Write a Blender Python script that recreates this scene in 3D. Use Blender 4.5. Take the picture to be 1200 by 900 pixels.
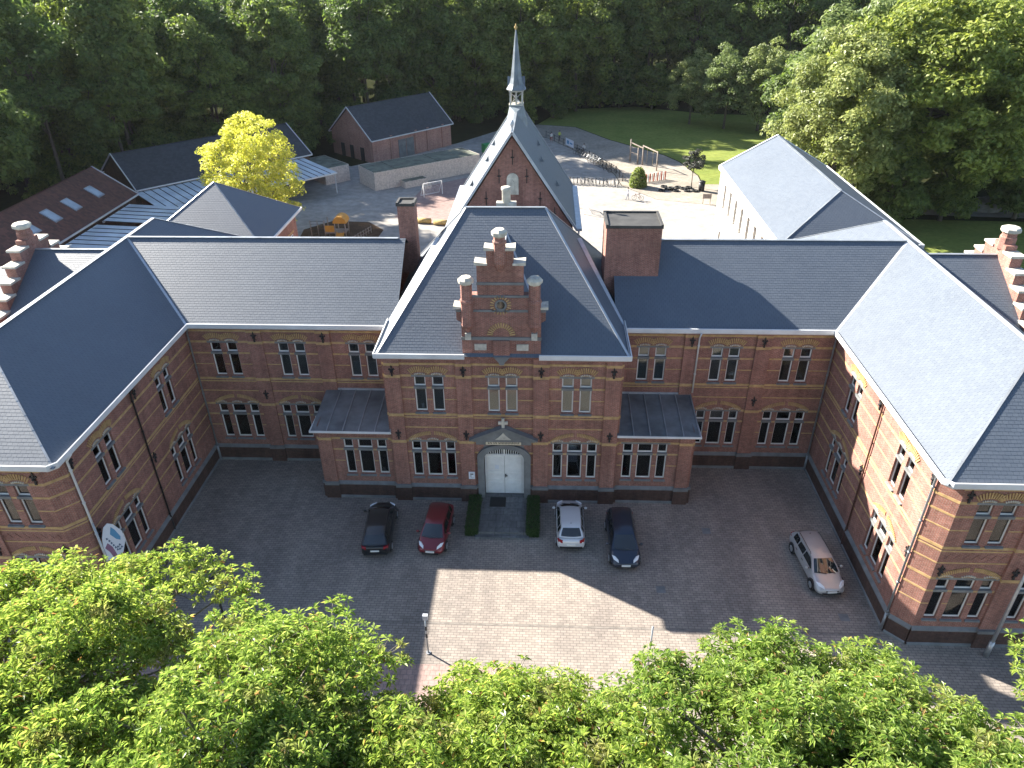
import bpy, math, random
import numpy as np
from mathutils import Vector, Matrix
R = math.radians
rng = np.random.default_rng(7)
random.seed(7)
for o in list(bpy.data.objects): bpy.data.objects.remove(o)
SC = bpy.context.scene
COL = SC.collection

# ------------------------------------------------------------------ camera
cam_d = bpy.data.cameras.new('camera'); cam = bpy.data.objects.new('camera', cam_d); COL.objects.link(cam)
cam_d.sensor_width = 36.0; cam_d.lens = 36.0 * 858.29 / 1200.0
cam_d.clip_start = 0.5; cam_d.clip_end = 3000
PIT, YAW, ROLL = 0.546488, -0.0496129, -0.0125421
_fw = Vector((math.sin(YAW) * math.cos(PIT), math.cos(YAW) * math.cos(PIT), -math.sin(PIT)))
_r = Vector((math.cos(YAW), -math.sin(YAW), 0)); _u = _r.cross(_fw)
_r2 = _r * math.cos(ROLL) + _u * math.sin(ROLL); _u2 = -_r * math.sin(ROLL) + _u * math.cos(ROLL)
cam.matrix_world = Matrix(((_r2.x, _u2.x, -_fw.x, 2.4557), (_r2.y, _u2.y, -_fw.y, -37.8493), (_r2.z, _u2.z, -_fw.z, 32.1636), (0, 0, 0, 1)))
SC.camera = cam

# ------------------------------------------------------------------ sun, sky, exposure
KX, KY = 1.52, 0.90                      # shadow run per metre of height: +X and -Y
SUN_EL = math.atan(1 / math.hypot(KX, KY))
W = bpy.data.worlds.new('World'); SC.world = W; W.use_nodes = True
nt = W.node_tree; bg = nt.nodes['Background']
sky = nt.nodes.new('ShaderNodeTexSky'); sky.sky_type = 'NISHITA'; sky.sun_disc = False
sky.sun_elevation = SUN_EL; sky.sun_rotation = math.atan2(-KX, KY)   # clockwise from +Y
sky.air_density = 0.9; sky.dust_density = 0.5; sky.ozone_density = 1.0
nt.links.new(sky.outputs[0], bg.inputs[0]); bg.inputs[1].default_value = 0.064
sun_d = bpy.data.lights.new('sun', 'SUN'); sun_d.energy = 5.0; sun_d.angle = R(0.55); sun_d.color = (1.0, 0.94, 0.84)
sun = bpy.data.objects.new('sun', sun_d); COL.objects.link(sun); sun.location = (-60, 40, 60)
sun.rotation_euler = Vector((KX, -KY, -1)).to_track_quat('-Z', 'Y').to_euler()
SC.view_settings.view_transform = 'Standard'; SC.view_settings.look = 'None'
SC.view_settings.gamma = 1.0; SC.view_settings.exposure = 2.2
SC.render.engine = 'CYCLES'
SC.cycles.max_bounces = 6; SC.cycles.diffuse_bounces = 3; SC.cycles.transparent_max_bounces = 6
SC.cycles.use_denoising = True
SC.cycles.caustics_reflective = False; SC.cycles.caustics_refractive = False
SC.cycles.sample_clamp_indirect = 4.0

# ------------------------------------------------------------------ materials
class NT:
    def __init__(s, name):
        s.m = bpy.data.materials.new(name); s.m.use_nodes = True
        s.t = s.m.node_tree; s.b = s.t.nodes['Principled BSDF']; s.out = s.t.nodes['Material Output']
    def n(s, typ, **kw):
        nd = s.t.nodes.new('ShaderNode' + typ)
        for k, v in kw.items():
            if k.startswith('i_'): nd.inputs[k[2:].replace('_', ' ')].default_value = v
            else: setattr(nd, k, v)
        return nd
    def l(s, a, b): s.t.links.new(a, b)
    def uv(s): return s.n('UVMap').outputs[0]
    def obj(s): return s.n('TexCoord').outputs['Object']
    def noise(s, scale, detail=4, vec=None, rough=0.6):
        nd = s.n('TexNoise'); nd.inputs['Scale'].default_value = scale; nd.inputs['Detail'].default_value = detail
        nd.inputs['Roughness'].default_value = rough
        if vec is not None: s.l(vec, nd.inputs['Vector'])
        return nd.outputs[0]
    def ramp(s, fac, a, b, p0=0.3, p1=0.7):
        nd = s.n('ValToRGB'); nd.color_ramp.elements[0].position = p0; nd.color_ramp.elements[1].position = p1
        nd.color_ramp.elements[0].color = (*a, 1); nd.color_ramp.elements[1].color = (*b, 1)
        s.l(fac, nd.inputs[0]); return nd.outputs[0]
    def mix(s, a, b, fac=0.5, mode='MULTIPLY'):
        nd = s.n('Mix', data_type='RGBA', blend_type=mode)
        if isinstance(fac, (int, float)): nd.inputs[0].default_value = fac
        else: s.l(fac, nd.inputs[0])
        for i, v in ((6, a), (7, b)):
            if isinstance(v, tuple): nd.inputs[i].default_value = (*v, 1)
            else: s.l(v, nd.inputs[i])
        return nd.outputs[2]
    def bump(s, h, strength=0.3, dist=0.02):
        nd = s.n('Bump'); nd.inputs['Strength'].default_value = strength; nd.inputs['Distance'].default_value = dist
        s.l(h, nd.inputs['Height']); s.l(nd.outputs[0], s.b.inputs['Normal'])
    def col(s, c):
        if isinstance(c, tuple): s.b.inputs['Base Color'].default_value = (*c, 1)
        else: s.l(c, s.b.inputs['Base Color'])
        return s
    def rough(s, r, spec=0.5, metal=0.0):
        s.b.inputs['Roughness'].default_value = r; s.b.inputs['Specular IOR Level'].default_value = spec; s.b.inputs['Metallic'].default_value = metal
        return s.m

def plain(name, c, rough=0.6, spec=0.4, metal=0.0, var=0.18, scale=2.0, bump=0.0):
    t = NT(name)
    if var:
        f = t.noise(scale, 5, t.obj())
        lo = tuple(x * (1 - var) for x in c); hi = tuple(min(1, x * (1 + var)) for x in c)
        t.col(t.ramp(f, lo, hi))
        if bump: t.bump(t.noise(scale * 12, 3, t.obj()), bump, 0.01)
    else: t.col(c)
    return t.rough(rough, spec, metal)

def brickmat(name, c1, c2, mortar, bw=0.22, rh=0.07, ms=0.010, stain=0.5, scale=0.35, rough=0.85):
    t = NT(name); uv = t.uv()
    b = t.n('TexBrick'); t.l(uv, b.inputs['Vector'])
    b.inputs['Scale'].default_value = 1.0; b.inputs['Brick Width'].default_value = bw; b.inputs['Row Height'].default_value = rh
    b.inputs['Mortar Size'].default_value = ms; b.inputs['Mortar Smooth'].default_value = 0.1; b.inputs['Bias'].default_value = 0.0
    b.inputs['Color1'].default_value = (*c1, 1); b.inputs['Color2'].default_value = (*c2, 1); b.inputs['Mortar'].default_value = (*mortar, 1)
    st = t.ramp(t.noise(scale, 6, uv, 0.65), (1 - stain,) * 3, (1.12,) * 3, 0.25, 0.7)
    fine = t.ramp(t.noise(5.0, 3, uv), (0.80,) * 3, (1.15,) * 3)
    mp = t.n('Mapping'); mp.inputs['Scale'].default_value = (1.6, 0.10, 1.0); t.l(uv, mp.inputs['Vector'])
    streak = t.ramp(t.noise(1.0, 5, mp.outputs[0], 0.7), (1 - stain * .55,) * 3, (1.08,) * 3, 0.32, 0.6)
    t.col(t.mix(t.mix(t.mix(b.outputs[0], st, 1.0), fine, 1.0), streak, 1.0))
    t.bump(b.outputs[1], -0.35, 0.008)
    return t.rough(rough, 0.25)

M = {}
M['brick'] = brickmat('red_brick', (0.345, 0.130, 0.096), (0.235, 0.080, 0.062), (0.34, 0.265, 0.22), stain=0.42)
M['brick_dark'] = brickmat('plinth_brick', (0.135, 0.062, 0.045), (0.085, 0.045, 0.036), (0.10, 0.085, 0.075), stain=0.55)
M['brick_pale'] = brickmat('pale_brick', (0.48, 0.235, 0.180), (0.37, 0.17, 0.13), (0.38, 0.29, 0.25), stain=0.3)
M['white_brick'] = brickmat('white_brick', (0.78, 0.75, 0.70), (0.70, 0.67, 0.62), (0.6, 0.57, 0.52), stain=0.25)
M['yellow'] = plain('yellow_brick', (0.44, 0.295, 0.140), 0.85, 0.2, var=0.25, scale=3)
M['stone'] = plain('bluestone', (0.17, 0.175, 0.175), 0.75, 0.3, var=0.25, scale=1.5, bump=0.2)
M['pale_stone'] = plain('pale_stone', (0.50, 0.47, 0.40), 0.85, 0.2, var=0.3, scale=2.5, bump=0.25)
M['white'] = plain('white_paint', (0.74, 0.74, 0.72), 0.55, 0.4, var=0.08)
M['gutter_white'] = plain('gutter_white', (0.62, 0.63, 0.63), 0.5, 0.4, var=0.12, scale=0.8)
M['zinc'] = plain('zinc', (0.30, 0.32, 0.34), 0.45, 0.5, 0.5, var=0.25, scale=0.9)
M['zinc_old'] = plain('weathered_zinc', (0.150, 0.165, 0.175), 0.5, 0.4, 0.3, var=0.38, scale=0.8)
M['lead'] = plain('lead_flashing', (0.42, 0.44, 0.47), 0.45, 0.5, 0.2, var=0.15)
M['iron'] = plain('black_iron', (0.018, 0.017, 0.018), 0.6, 0.4, var=0)
M['interior'] = plain('room_interior', (0.32, 0.30, 0.27), 0.9, 0.1, var=0.3, scale=0.6)
M['blind'] = plain('beige_blind', (0.52, 0.44, 0.32), 0.9, 0.1, var=0.06)
M['paper'] = plain('window_paper', (0.35, 0.55, 0.62), 0.9, 0.1, var=0.1)
M['paper_yellow'] = plain('yellow_poster', (0.72, 0.62, 0.05), 0.8, 0.2, var=0.05)
M['paper_blue'] = plain('blue_poster', (0.12, 0.38, 0.48), 0.8, 0.2, var=0.4, scale=8)
M['timber'] = plain('pale_timber', (0.60, 0.53, 0.46), 0.85, 0.2, var=0.25, scale=4)
M['wood'] = plain('weathered_wood', (0.30, 0.25, 0.21), 0.85, 0.2, var=0.3, scale=4)
M['bark'] = plain('bark', (0.10, 0.085, 0.065), 0.9, 0.2, var=0.35, scale=3, bump=0.4)
M['bark_pale'] = plain('pale_bark', (0.26, 0.23, 0.19), 0.9, 0.2, var=0.35, scale=3, bump=0.4)
M['bark_mid'] = plain('greyish_bark', (0.17, 0.15, 0.125), 0.9, 0.2, var=0.35, scale=3, bump=0.4)
M['rubber'] = plain('rubber', (0.018, 0.018, 0.018), 0.75, 0.3, var=0)
M['steel'] = plain('galvanised_steel', (0.38, 0.39, 0.40), 0.4, 0.5, 0.6, var=0.15, scale=5)
M['orange'] = plain('orange_plastic', (0.62, 0.30, 0.05), 0.5, 0.4, var=0.12)
M['green_plastic'] = plain('green_plastic', (0.03, 0.25, 0.07), 0.5, 0.4, var=0.12)
M['red_paint'] = plain('red_paint', (0.42, 0.10, 0.06), 0.6, 0.4, var=0.2)
M['brown_pipe'] = plain('brown_pipe', (0.11, 0.055, 0.042), 0.6, 0.3, var=0.1)
M['channel'] = plain('channel_stone', (0.19, 0.17, 0.15), 0.85, 0.2, var=0.3, scale=3)
M['felt'] = plain('roof_felt', (0.15, 0.16, 0.125), 0.9, 0.2, var=0.4, scale=0.9)
M['dark_roof'] = plain('bitumen', (0.06, 0.058, 0.055), 0.7, 0.3, var=0.3, scale=1.4)
M['tan'] = plain('tan_log', (0.42, 0.30, 0.12), 0.85, 0.2, var=0.3, scale=3)
M['canvas_white'] = plain('banner_white', (0.66, 0.69, 0.74), 0.6, 0.3, var=0.05)
M['canvas_blue'] = plain('banner_blue', (0.10, 0.28, 0.46), 0.6, 0.3, var=0.1)
M['canvas_plum'] = plain('banner_plum', (0.25, 0.13, 0.20), 0.6, 0.3, var=0.1)
M['canvas_ink'] = plain('banner_ink', (0.10, 0.14, 0.22), 0.6, 0.3, var=0)
M['sign_cream'] = plain('sign_cream', (0.62, 0.54, 0.40), 0.6, 0.3, var=0.06)
M['skin'] = plain('skin', (0.45, 0.28, 0.20), 0.6, 0.3, var=0)
M['rock'] = plain('boulder', (0.20, 0.20, 0.19), 0.9, 0.2, var=0.4, scale=1.2, bump=0.5)

def slatemat(name, lo, hi, rough=0.42, spec=0.5):
    t = NT(name)
    g = t.n('NewGeometry')
    c = t.ramp(g.outputs['Random Per Island'], lo, hi, 0.0, 1.0)
    st = t.ramp(t.noise(0.35, 5, t.obj()), (0.95,) * 3, (1.04,) * 3)
    c = t.mix(c, st, 1.0)
    t.col(c)
    rr = t.n('MapRange'); rr.inputs['To Min'].default_value = rough - 0.02; rr.inputs['To Max'].default_value = rough + 0.03
    t.l(g.outputs['Random Per Island'], rr.inputs['Value']); t.l(rr.outputs[0], t.b.inputs['Roughness'])
    t.b.inputs['Specular IOR Level'].default_value = spec
    return t.m
M['slate'] = slatemat('slate', (0.093, 0.110, 0.136), (0.104, 0.122, 0.148), 0.54, 0.52)
M['slate_shade'] = slatemat('shaded_slate', (0.040, 0.044, 0.050), (0.062, 0.066, 0.074), 0.6, 0.4)  # slate darkened in colour to stand in for shade on two rear roofs
M['spire_slate'] = plain('spire_slate', (0.15, 0.18, 0.205), 0.5, 0.5, var=0.25, scale=2.0)
M['slate_under'] = plain('slate_underlay', (0.035, 0.037, 0.04), 0.8, 0.2, var=0)
M['tile_red'] = slatemat('brown_red_tile', (0.085, 0.045, 0.036), (0.16, 0.075, 0.055), 0.7, 0.3)

def leafmat(name, lo, hi, trans=0.35, rough=0.5, extra=None, objvar=0.25):
    t = NT(name); g = t.n('NewGeometry')
    c = t.ramp(g.outputs['Random Per Island'], lo, hi, 0.05, 0.95)
    if extra:
        nd = c.node; e = nd.color_ramp.elements.new(0.985); e.color = (*extra, 1); e2 = nd.color_ramp.elements.new(0.965); e2.color = (*hi, 1)
    if objvar:
        oi = t.n('ObjectInfo')
        c = t.mix(c, t.ramp(oi.outputs['Random'], (1 - objvar, 1 - objvar * 0.7, 1 - objvar), (1 + objvar, 1 + objvar * 0.6, 1 - objvar * 0.3), 0, 1), 1.0)
    t.col(c); t.b.inputs['Roughness'].default_value = rough; t.b.inputs['Specular IOR Level'].default_value = 0.35
    tr = t.n('BsdfTranslucent'); hs = t.n('HueSaturation'); hs.inputs['Value'].default_value = 1.5; hs.inputs['Saturation'].default_value = 1.1
    t.l(c, hs.inputs['Color']); t.l(hs.outputs[0], tr.inputs['Color'])
    ms = t.n('MixShader'); ms.inputs[0].default_value = trans
    t.l(t.b.outputs[0], ms.inputs[1]); t.l(tr.outputs[0], ms.inputs[2]); t.l(ms.outputs[0], t.out.inputs['Surface'])
    return t.m
def brownish(m):
    t = m.node_tree; b = t.nodes['Principled BSDF']; src = b.inputs['Base Color'].links[0].from_socket
    tc = t.nodes.new('ShaderNodeTexCoord'); nz = t.nodes.new('ShaderNodeTexNoise'); nz.inputs['Scale'].default_value = 0.9; nz.inputs['Detail'].default_value = 3
    t.links.new(tc.outputs['Object'], nz.inputs['Vector']); rp = t.nodes.new('ShaderNodeValToRGB'); rp.color_ramp.elements[0].position = .58; rp.color_ramp.elements[1].position = .72
    rp.color_ramp.elements[0].color = (0, 0, 0, 1); rp.color_ramp.elements[1].color = (.55, .55, .55, 1); t.links.new(nz.outputs[0], rp.inputs[0])
    mx = t.nodes.new('ShaderNodeMix'); mx.data_type = 'RGBA'; t.links.new(rp.outputs[0], mx.inputs[0]); t.links.new(src, mx.inputs[6]); mx.inputs[7].default_value = (.30, .235, .12, 1)
    for l in list(t.links):
        if l.from_socket == src and l.to_node != mx: t.links.new(mx.outputs[2], l.to_socket)
    return m
M['leaf_near'] = leafmat('street_tree_leaf', (0.105, 0.178, 0.038), (0.360, 0.440, 0.125), 0.52, 0.34, (0.32, 0.19, 0.09), 0.10)
brownish(M['leaf_near'])
M['leaf_forest'] = leafmat('forest_leaf', (0.070, 0.110, 0.034), (0.185, 0.240, 0.070), 0.42, 0.55)
M['leaf_bright'] = leafmat('bright_leaf', (0.120, 0.170, 0.045), (0.285, 0.335, 0.095), 0.42, 0.5)
M['leaf_silver'] = leafmat('silver_leaf', (0.145, 0.185, 0.075), (0.295, 0.335, 0.140), 0.38, 0.45)
M['leaf_yellow'] = leafmat('golden_leaf', (0.30, 0.34, 0.05), (0.74, 0.69, 0.17), 0.42, 0.5, None, 0)
M['leaf_hedge'] = leafmat('hedge_leaf', (0.02, 0.05, 0.01), (0.05, 0.10, 0.018), 0.2, 0.5, None, 0.05)
M['leaf_purple'] = leafmat('dark_leaf', (0.03, 0.036, 0.028), (0.075, 0.078, 0.06), 0.2, 0.5, None, 0)

def glassmat(name, tint=(0.62, 0.67, 0.68), ior=1.7):
    t = NT(name); t.t.nodes.remove(t.b)
    tr = t.n('BsdfTransparent'); tr.inputs[0].default_value = (*tint, 1)
    gl = t.n('BsdfGlossy'); gl.inputs['Color'].default_value = (0.9, 0.93, 0.95, 1); gl.inputs['Roughness'].default_value = 0.03
    fr = t.n('Fresnel'); fr.inputs[0].default_value = ior
    ms = t.n('MixShader'); t.l(fr.outputs[0], ms.inputs[0]); t.l(tr.outputs[0], ms.inputs[1]); t.l(gl.outputs[0], ms.inputs[2])
    t.l(ms.outputs[0], t.out.inputs['Surface']); return t.m
M['glass'] = glassmat('window_glass')
M['sky_glass'] = plain('roof_glazing', (0.36, 0.43, 0.48), 0.18, 0.6, var=0.2, scale=0.7)
M['poly_roof'] = plain('translucent_sheet', (0.56, 0.61, 0.64), 0.6, 0.3, var=0.25, scale=0.25)

def paint(name, c, metal=0.3):
    t = NT(name); t.col(c); t.b.inputs['Coat Weight'].default_value = 0.8; t.b.inputs['Coat Roughness'].default_value = 0.04
    return t.rough(0.35, 0.5, metal)
M['car_black'] = paint('black_car_paint', (0.014, 0.015, 0.018)); M['car_red'] = paint('red_car_paint', (0.16, 0.010, 0.018))
M['car_silver'] = paint('silver_car_paint', (0.62, 0.63, 0.64), 0.2); M['car_navy'] = paint('navy_car_paint', (0.012, 0.022, 0.045))
M['car_grey'] = paint('champagne_car_paint', (0.40, 0.39, 0.385), 0.25)
def carglass():
    t = NT('car_glass'); t.col((0.012, 0.016, 0.018)); t.b.inputs['IOR'].default_value = 1.6
    return t.rough(0.03, 0.8)
M['car_glass'] = carglass()
M['car_trim'] = plain('car_trim', (0.02, 0.02, 0.022), 0.5, 0.4, var=0)
M['lamp_clear'] = plain('headlamp', (0.72, 0.74, 0.76), 0.1, 0.7, var=0)
M['lamp_red'] = plain('tail_lamp', (0.30, 0.012, 0.02), 0.12, 0.7, var=0)
M['plate'] = plain('number_plate', (0.72, 0.72, 0.68), 0.5, 0.4, var=0)
M['rim'] = plain('alloy_rim', (0.42, 0.43, 0.44), 0.3, 0.6, 0.7, var=0)

def pavers():
    t = NT('concrete_pavers'); uv = t.uv()
    b = t.n('TexBrick'); t.l(uv, b.inputs['Vector']); b.inputs['Scale'].default_value = 1.0
    b.inputs['Brick Width'].default_value = 0.34; b.inputs['Row Height'].default_value = 0.17; b.inputs['Mortar Size'].default_value = 0.014; b.inputs['Bias'].default_value = 0.0
    b.inputs['Color1'].default_value = (0.35, 0.30, 0.26, 1); b.inputs['Color2'].default_value = (0.27, 0.235, 0.205, 1); b.inputs['Mortar'].default_value = (0.15, 0.135, 0.12, 1)
    big = t.ramp(t.noise(0.16, 6, uv, 0.6), (0.74, 0.74, 0.75), (1.10, 1.08, 1.05), 0.3, 0.7)
    fine = t.ramp(t.noise(2.2, 4, uv), (0.86,) * 3, (1.10,) * 3)
    sp = t.ramp(t.noise(1.3, 2, uv, 0.9), (1, 1, 1), (0.62, 0.61, 0.6), 0.70, 0.82)
    t.col(t.mix(t.mix(t.mix(b.outputs[0], big, 1.0), fine, 1.0), sp, 1.0))
    c0 = t.b.inputs['Base Color'].links[0].from_socket
    mp = t.n('Mapping'); mp.inputs['Scale'].default_value = (1.0, 0.22, 1.0); t.l(uv, mp.inputs['Vector'])
    tyre = t.ramp(t.noise(0.55, 4, mp.outputs[0], 0.55), (0.84, 0.84, 0.85), (1.05, 1.05, 1.04), 0.36, 0.60)
    pale = t.ramp(t.noise(0.42, 5, uv, 0.75), (1, 1, 1), (1.42, 1.40, 1.36), 0.66, 0.80)
    t.col(t.mix(t.mix(c0, tyre, 1.0), pale, 1.0))
    t.bump(b.outputs[1], -0.5, 0.012); return t.rough(0.82, 0.25)
M['pavers'] = pavers()
def ground_mat(name, lo, hi, scale, lo2=None, hi2=None, rough=0.9):
    t = NT(name); uv = t.uv()
    c = t.ramp(t.noise(scale, 7, uv, 0.65), lo, hi)
    c = t.mix(c, t.ramp(t.noise(scale * 9, 4, uv), (0.8,) * 3, (1.18,) * 3), 1.0)
    t.col(c); t.bump(t.noise(scale * 30, 3, uv), 0.4, 0.03); return t.rough(rough, 0.0)
M['ground'] = ground_mat('woodland_ground', (0.018, 0.020, 0.010), (0.036, 0.040, 0.018), 0.10)
M['lawn'] = ground_mat('lawn_grass', (0.135, 0.175, 0.045), (0.215, 0.240, 0.065), 0.16)
M['yard'] = ground_mat('playground_paving', (0.27, 0.255, 0.235), (0.38, 0.35, 0.315), 0.10)
M['yard_pink'] = ground_mat('pink_paving', (0.27, 0.19, 0.17), (0.34, 0.25, 0.225), 0.2)
M['sand'] = ground_mat('sand', (0.24, 0.21, 0.175), (0.36, 0.32, 0.27), 0.22)
M['soil'] = ground_mat('bark_mulch', (0.07, 0.045, 0.03), (0.13, 0.085, 0.055), 0.5)
M['asphalt'] = ground_mat('asphalt', (0.045, 0.045, 0.046), (0.065, 0.064, 0.063), 0.2)
M['pink_pavers'] = brickmat('pinkish_pavement', (0.37, 0.25, 0.215), (0.30, 0.21, 0.185), (0.18, 0.15, 0.13), 0.3, 0.3, 0.012, stain=0.25)
M['flag'] = brickmat('stone_flags', (0.19, 0.19, 0.185), (0.14, 0.145, 0.145), (0.08, 0.08, 0.075), 0.9, 0.6, 0.012, stain=0.45, scale=0.6)

# ------------------------------------------------------------------ mesh building
class MB:
    def __init__(s): s.v = []; s.f = []; s.mi = []
    def add(s, vs, fs, mi=0):
        k = len(s.v); s.v.extend([tuple(p) for p in vs]); s.f.extend([tuple(i + k for i in f) for f in fs]); s.mi.extend([mi] * len(fs)); return s
    def box(s, x0, x1, y0, y1, z0, z1, mi=0):
        return s.add([(x0, y0, z0), (x1, y0, z0), (x1, y1, z0), (x0, y1, z0), (x0, y0, z1), (x1, y0, z1), (x1, y1, z1), (x0, y1, z1)],
                     [(0, 3, 2, 1), (4, 5, 6, 7), (0, 1, 5, 4), (1, 2, 6, 5), (2, 3, 7, 6), (3, 0, 4, 7)], mi)
    def obox(s, c, ax, hx, hy, hz, mi=0):      # oriented box: rows of ax are unit axes
        c = Vector(c); a, b, d = [Vector(q) for q in ax]
        P = [c + a * i * hx + b * j * hy + d * k * hz for k in (-1, 1) for j in (-1, 1) for i in (-1, 1)]
        return s.add(P, [(0, 2, 3, 1), (4, 5, 7, 6), (0, 1, 5, 4), (1, 3, 7, 5), (3, 2, 6, 7), (2, 0, 4, 6)], mi)
    def bar(s, a, b, w, h=None, up=(0, 0, 1), mi=0):
        a, b = Vector(a), Vector(b); d = (b - a); L = d.length; d.normalize(); u = Vector(up)
        if abs(d.dot(u)) > 0.98: u = Vector((1, 0, 0))
        r = d.cross(u).normalized(); u = r.cross(d)
        return s.obox((a + b) / 2, (d, r, u), L / 2, w / 2, (h or w) / 2, mi)
    def tube(s, pts, rads, n=8, mi=0, cap=True):
        pts = [Vector(p) for p in pts]
        if isinstance(rads, (int, float)): rads = [rads] * len(pts)
        vs = []; prev = None
        for i, p in enumerate(pts):
            d = (pts[min(i + 1, len(pts) - 1)] - pts[max(i - 1, 0)]).normalized()
            u = Vector((0, 0, 1)) if abs(d.z) < 0.9 else Vector((1, 0, 0))
            if prev is not None: u = prev
            r = d.cross(u).normalized(); u = r.cross(d).normalized(); prev = u
            for k in range(n):
                t = 2 * math.pi * k / n; vs.append(p + (r * math.cos(t) + u * math.sin(t)) * rads[i])
        fs = [(i * n + k, i * n + (k + 1) % n, (i + 1) * n + (k + 1) % n, (i + 1) * n + k) for i in range(len(pts) - 1) for k in range(n)]
        if cap: fs += [tuple(range(n))[::-1], tuple(range((len(pts) - 1) * n, len(pts) * n))]
        return s.add(vs, fs, mi)
    def lathe(s, prof, n=8, c=(0, 0), mi=0, ph=0.0):
        vs = [(c[0] + r * math.cos(2 * math.pi * k / n + ph), c[1] + r * math.sin(2 * math.pi * k / n + ph), z) for r, z in prof for k in range(n)]
        m = len(prof)
        fs = [(i * n + k, i * n + (k + 1) % n, (i + 1) * n + (k + 1) % n, (i + 1) * n + k) for i in range(m - 1) for k in range(n)]
        fs += [tuple(range(n))[::-1], tuple(range((m - 1) * n, m * n))]
        return s.add(vs, fs, mi)
    def prism(s, poly, f, mi=0):               # poly: 2-D outline; f(p, 0/1) -> 3-D point on the two faces
        n = len(poly); vs = [f(p, 0) for p in poly] + [f(p, 1) for p in poly]
        return s.add(vs, [tuple(range(n)), tuple(range(n, 2 * n))[::-1]] + [(i, i + n, (i + 1) % n + n, (i + 1) % n) for i in range(n)], mi)
    def sweep(s, prof, path, closed=False, mi=0):   # prof: (out, z) outline; path: plan points, out = right-hand side
        P = [Vector((p[0], p[1])) for p in path]; n = len(P); m = len(prof); vs = []
        for i in range(n):
            d0 = (P[i] - P[i - 1]).normalized() if (i > 0 or closed) else None
            d1 = (P[(i + 1) % n] - P[i]).normalized() if (i < n - 1 or closed) else None
            if d0 is None: d0 = d1
            if d1 is None: d1 = d0
            n0 = Vector((d0.y, -d0.x)); n1 = Vector((d1.y, -d1.x)); b = (n0 + n1); b = b / max(0.2, b.dot(n0))
            for o, z in prof: vs.append((P[i].x + b.x * o, P[i].y + b.y * o, z))
        fs = []
        for i in range(n if closed else n - 1):
            j = (i + 1) % n
            fs += [(i * m + k, j * m + k, j * m + (k + 1) % m, i * m + (k + 1) % m) for k in range(m)]
        if not closed: fs += [tuple(range(m))[::-1], tuple(range((n - 1) * m, n * m))]
        return s.add(vs, fs, mi)
    def mesh(s, name, mats, smooth=False):
        me = bpy.data.meshes.new(name); me.from_pydata(s.v, [], s.f)
        if not isinstance(mats, (list, tuple)): mats = [mats]
        for m in mats: me.materials.append(M[m] if isinstance(m, str) else m)
        if len(mats) > 1: me.polygons.foreach_set('material_index', s.mi)
        if smooth: me.polygons.foreach_set('use_smooth', [True] * len(me.polygons))
        auto_uv(me); me.update(); return me
    def build(s, name, mats, parent=None, smooth=False, loc=(0, 0, 0), rz=0.0):
        return link(name, s.mesh(name, mats, smooth), parent, loc, rz)

def auto_uv(me):
    nl = len(me.loops); npoly = len(me.polygons)
    if nl == 0: return
    co = np.empty(len(me.vertices) * 3, np.float32); me.vertices.foreach_get('co', co); co = co.reshape(-1, 3)
    li = np.empty(nl, np.int32); me.loops.foreach_get('vertex_index', li)
    nr = np.empty(npoly * 3, np.float32); me.polygons.foreach_get('normal', nr); nr = np.abs(nr.reshape(-1, 3))
    lt = np.empty(npoly, np.int32); me.polygons.foreach_get('loop_total', lt)
    dom = np.repeat(np.argmax(nr * np.array([1, 1, 1.02]), axis=1), lt); p = co[li]
    uv = np.where((dom == 2)[:, None], p[:, :2], np.where((dom == 0)[:, None], p[:, 1:3], p[:, [0, 2]]))
    me.uv_layers.new(name='UVMap').data.foreach_set('uv', uv.astype(np.float32).ravel())

def link(name, data, parent=None, loc=(0, 0, 0), rz=0.0):
    o = bpy.data.objects.new(name, data); COL.objects.link(o); o.location = loc; o.rotation_euler = (0, 0, rz)
    if parent is not None: o.parent = parent
    return o
def tag(o, label=None, cat=None, group=None, kind=None):
    for k, v in (('label', label), ('category', cat), ('group', group), ('kind', kind)):
        if v: o[k] = v
    return o
def thing(name, label, cat, loc=(0, 0, 0), rz=0.0, group=None): return tag(link(name, None, None, loc, rz), label, cat, group)
def np_mesh(name, V, F, mats, uv=False, mi=None):        # numpy verts, faces all of one size
    me = bpy.data.meshes.new(name); V = np.asarray(V, np.float32); F = np.asarray(F, np.int32); k = F.shape[1]
    me.vertices.add(len(V)); me.vertices.foreach_set('co', V.ravel())
    me.loops.add(F.size); me.loops.foreach_set('vertex_index', F.ravel())
    me.polygons.add(len(F)); me.polygons.foreach_set('loop_start', np.arange(0, F.size, k, dtype=np.int32))
    for m in (mats if isinstance(mats, (list, tuple)) else [mats]): me.materials.append(M[m])
    if mi is not None: me.polygons.foreach_set('material_index', mi)
    me.update(calc_edges=True); me.shade_flat()
    if uv: auto_uv(me)
    return me
def copy_tree(o, parent=None):
    c = o.copy(); COL.objects.link(c); c.parent = parent
    for ch in [q for q in o.children]: copy_tree(ch, c)
    return c

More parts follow.
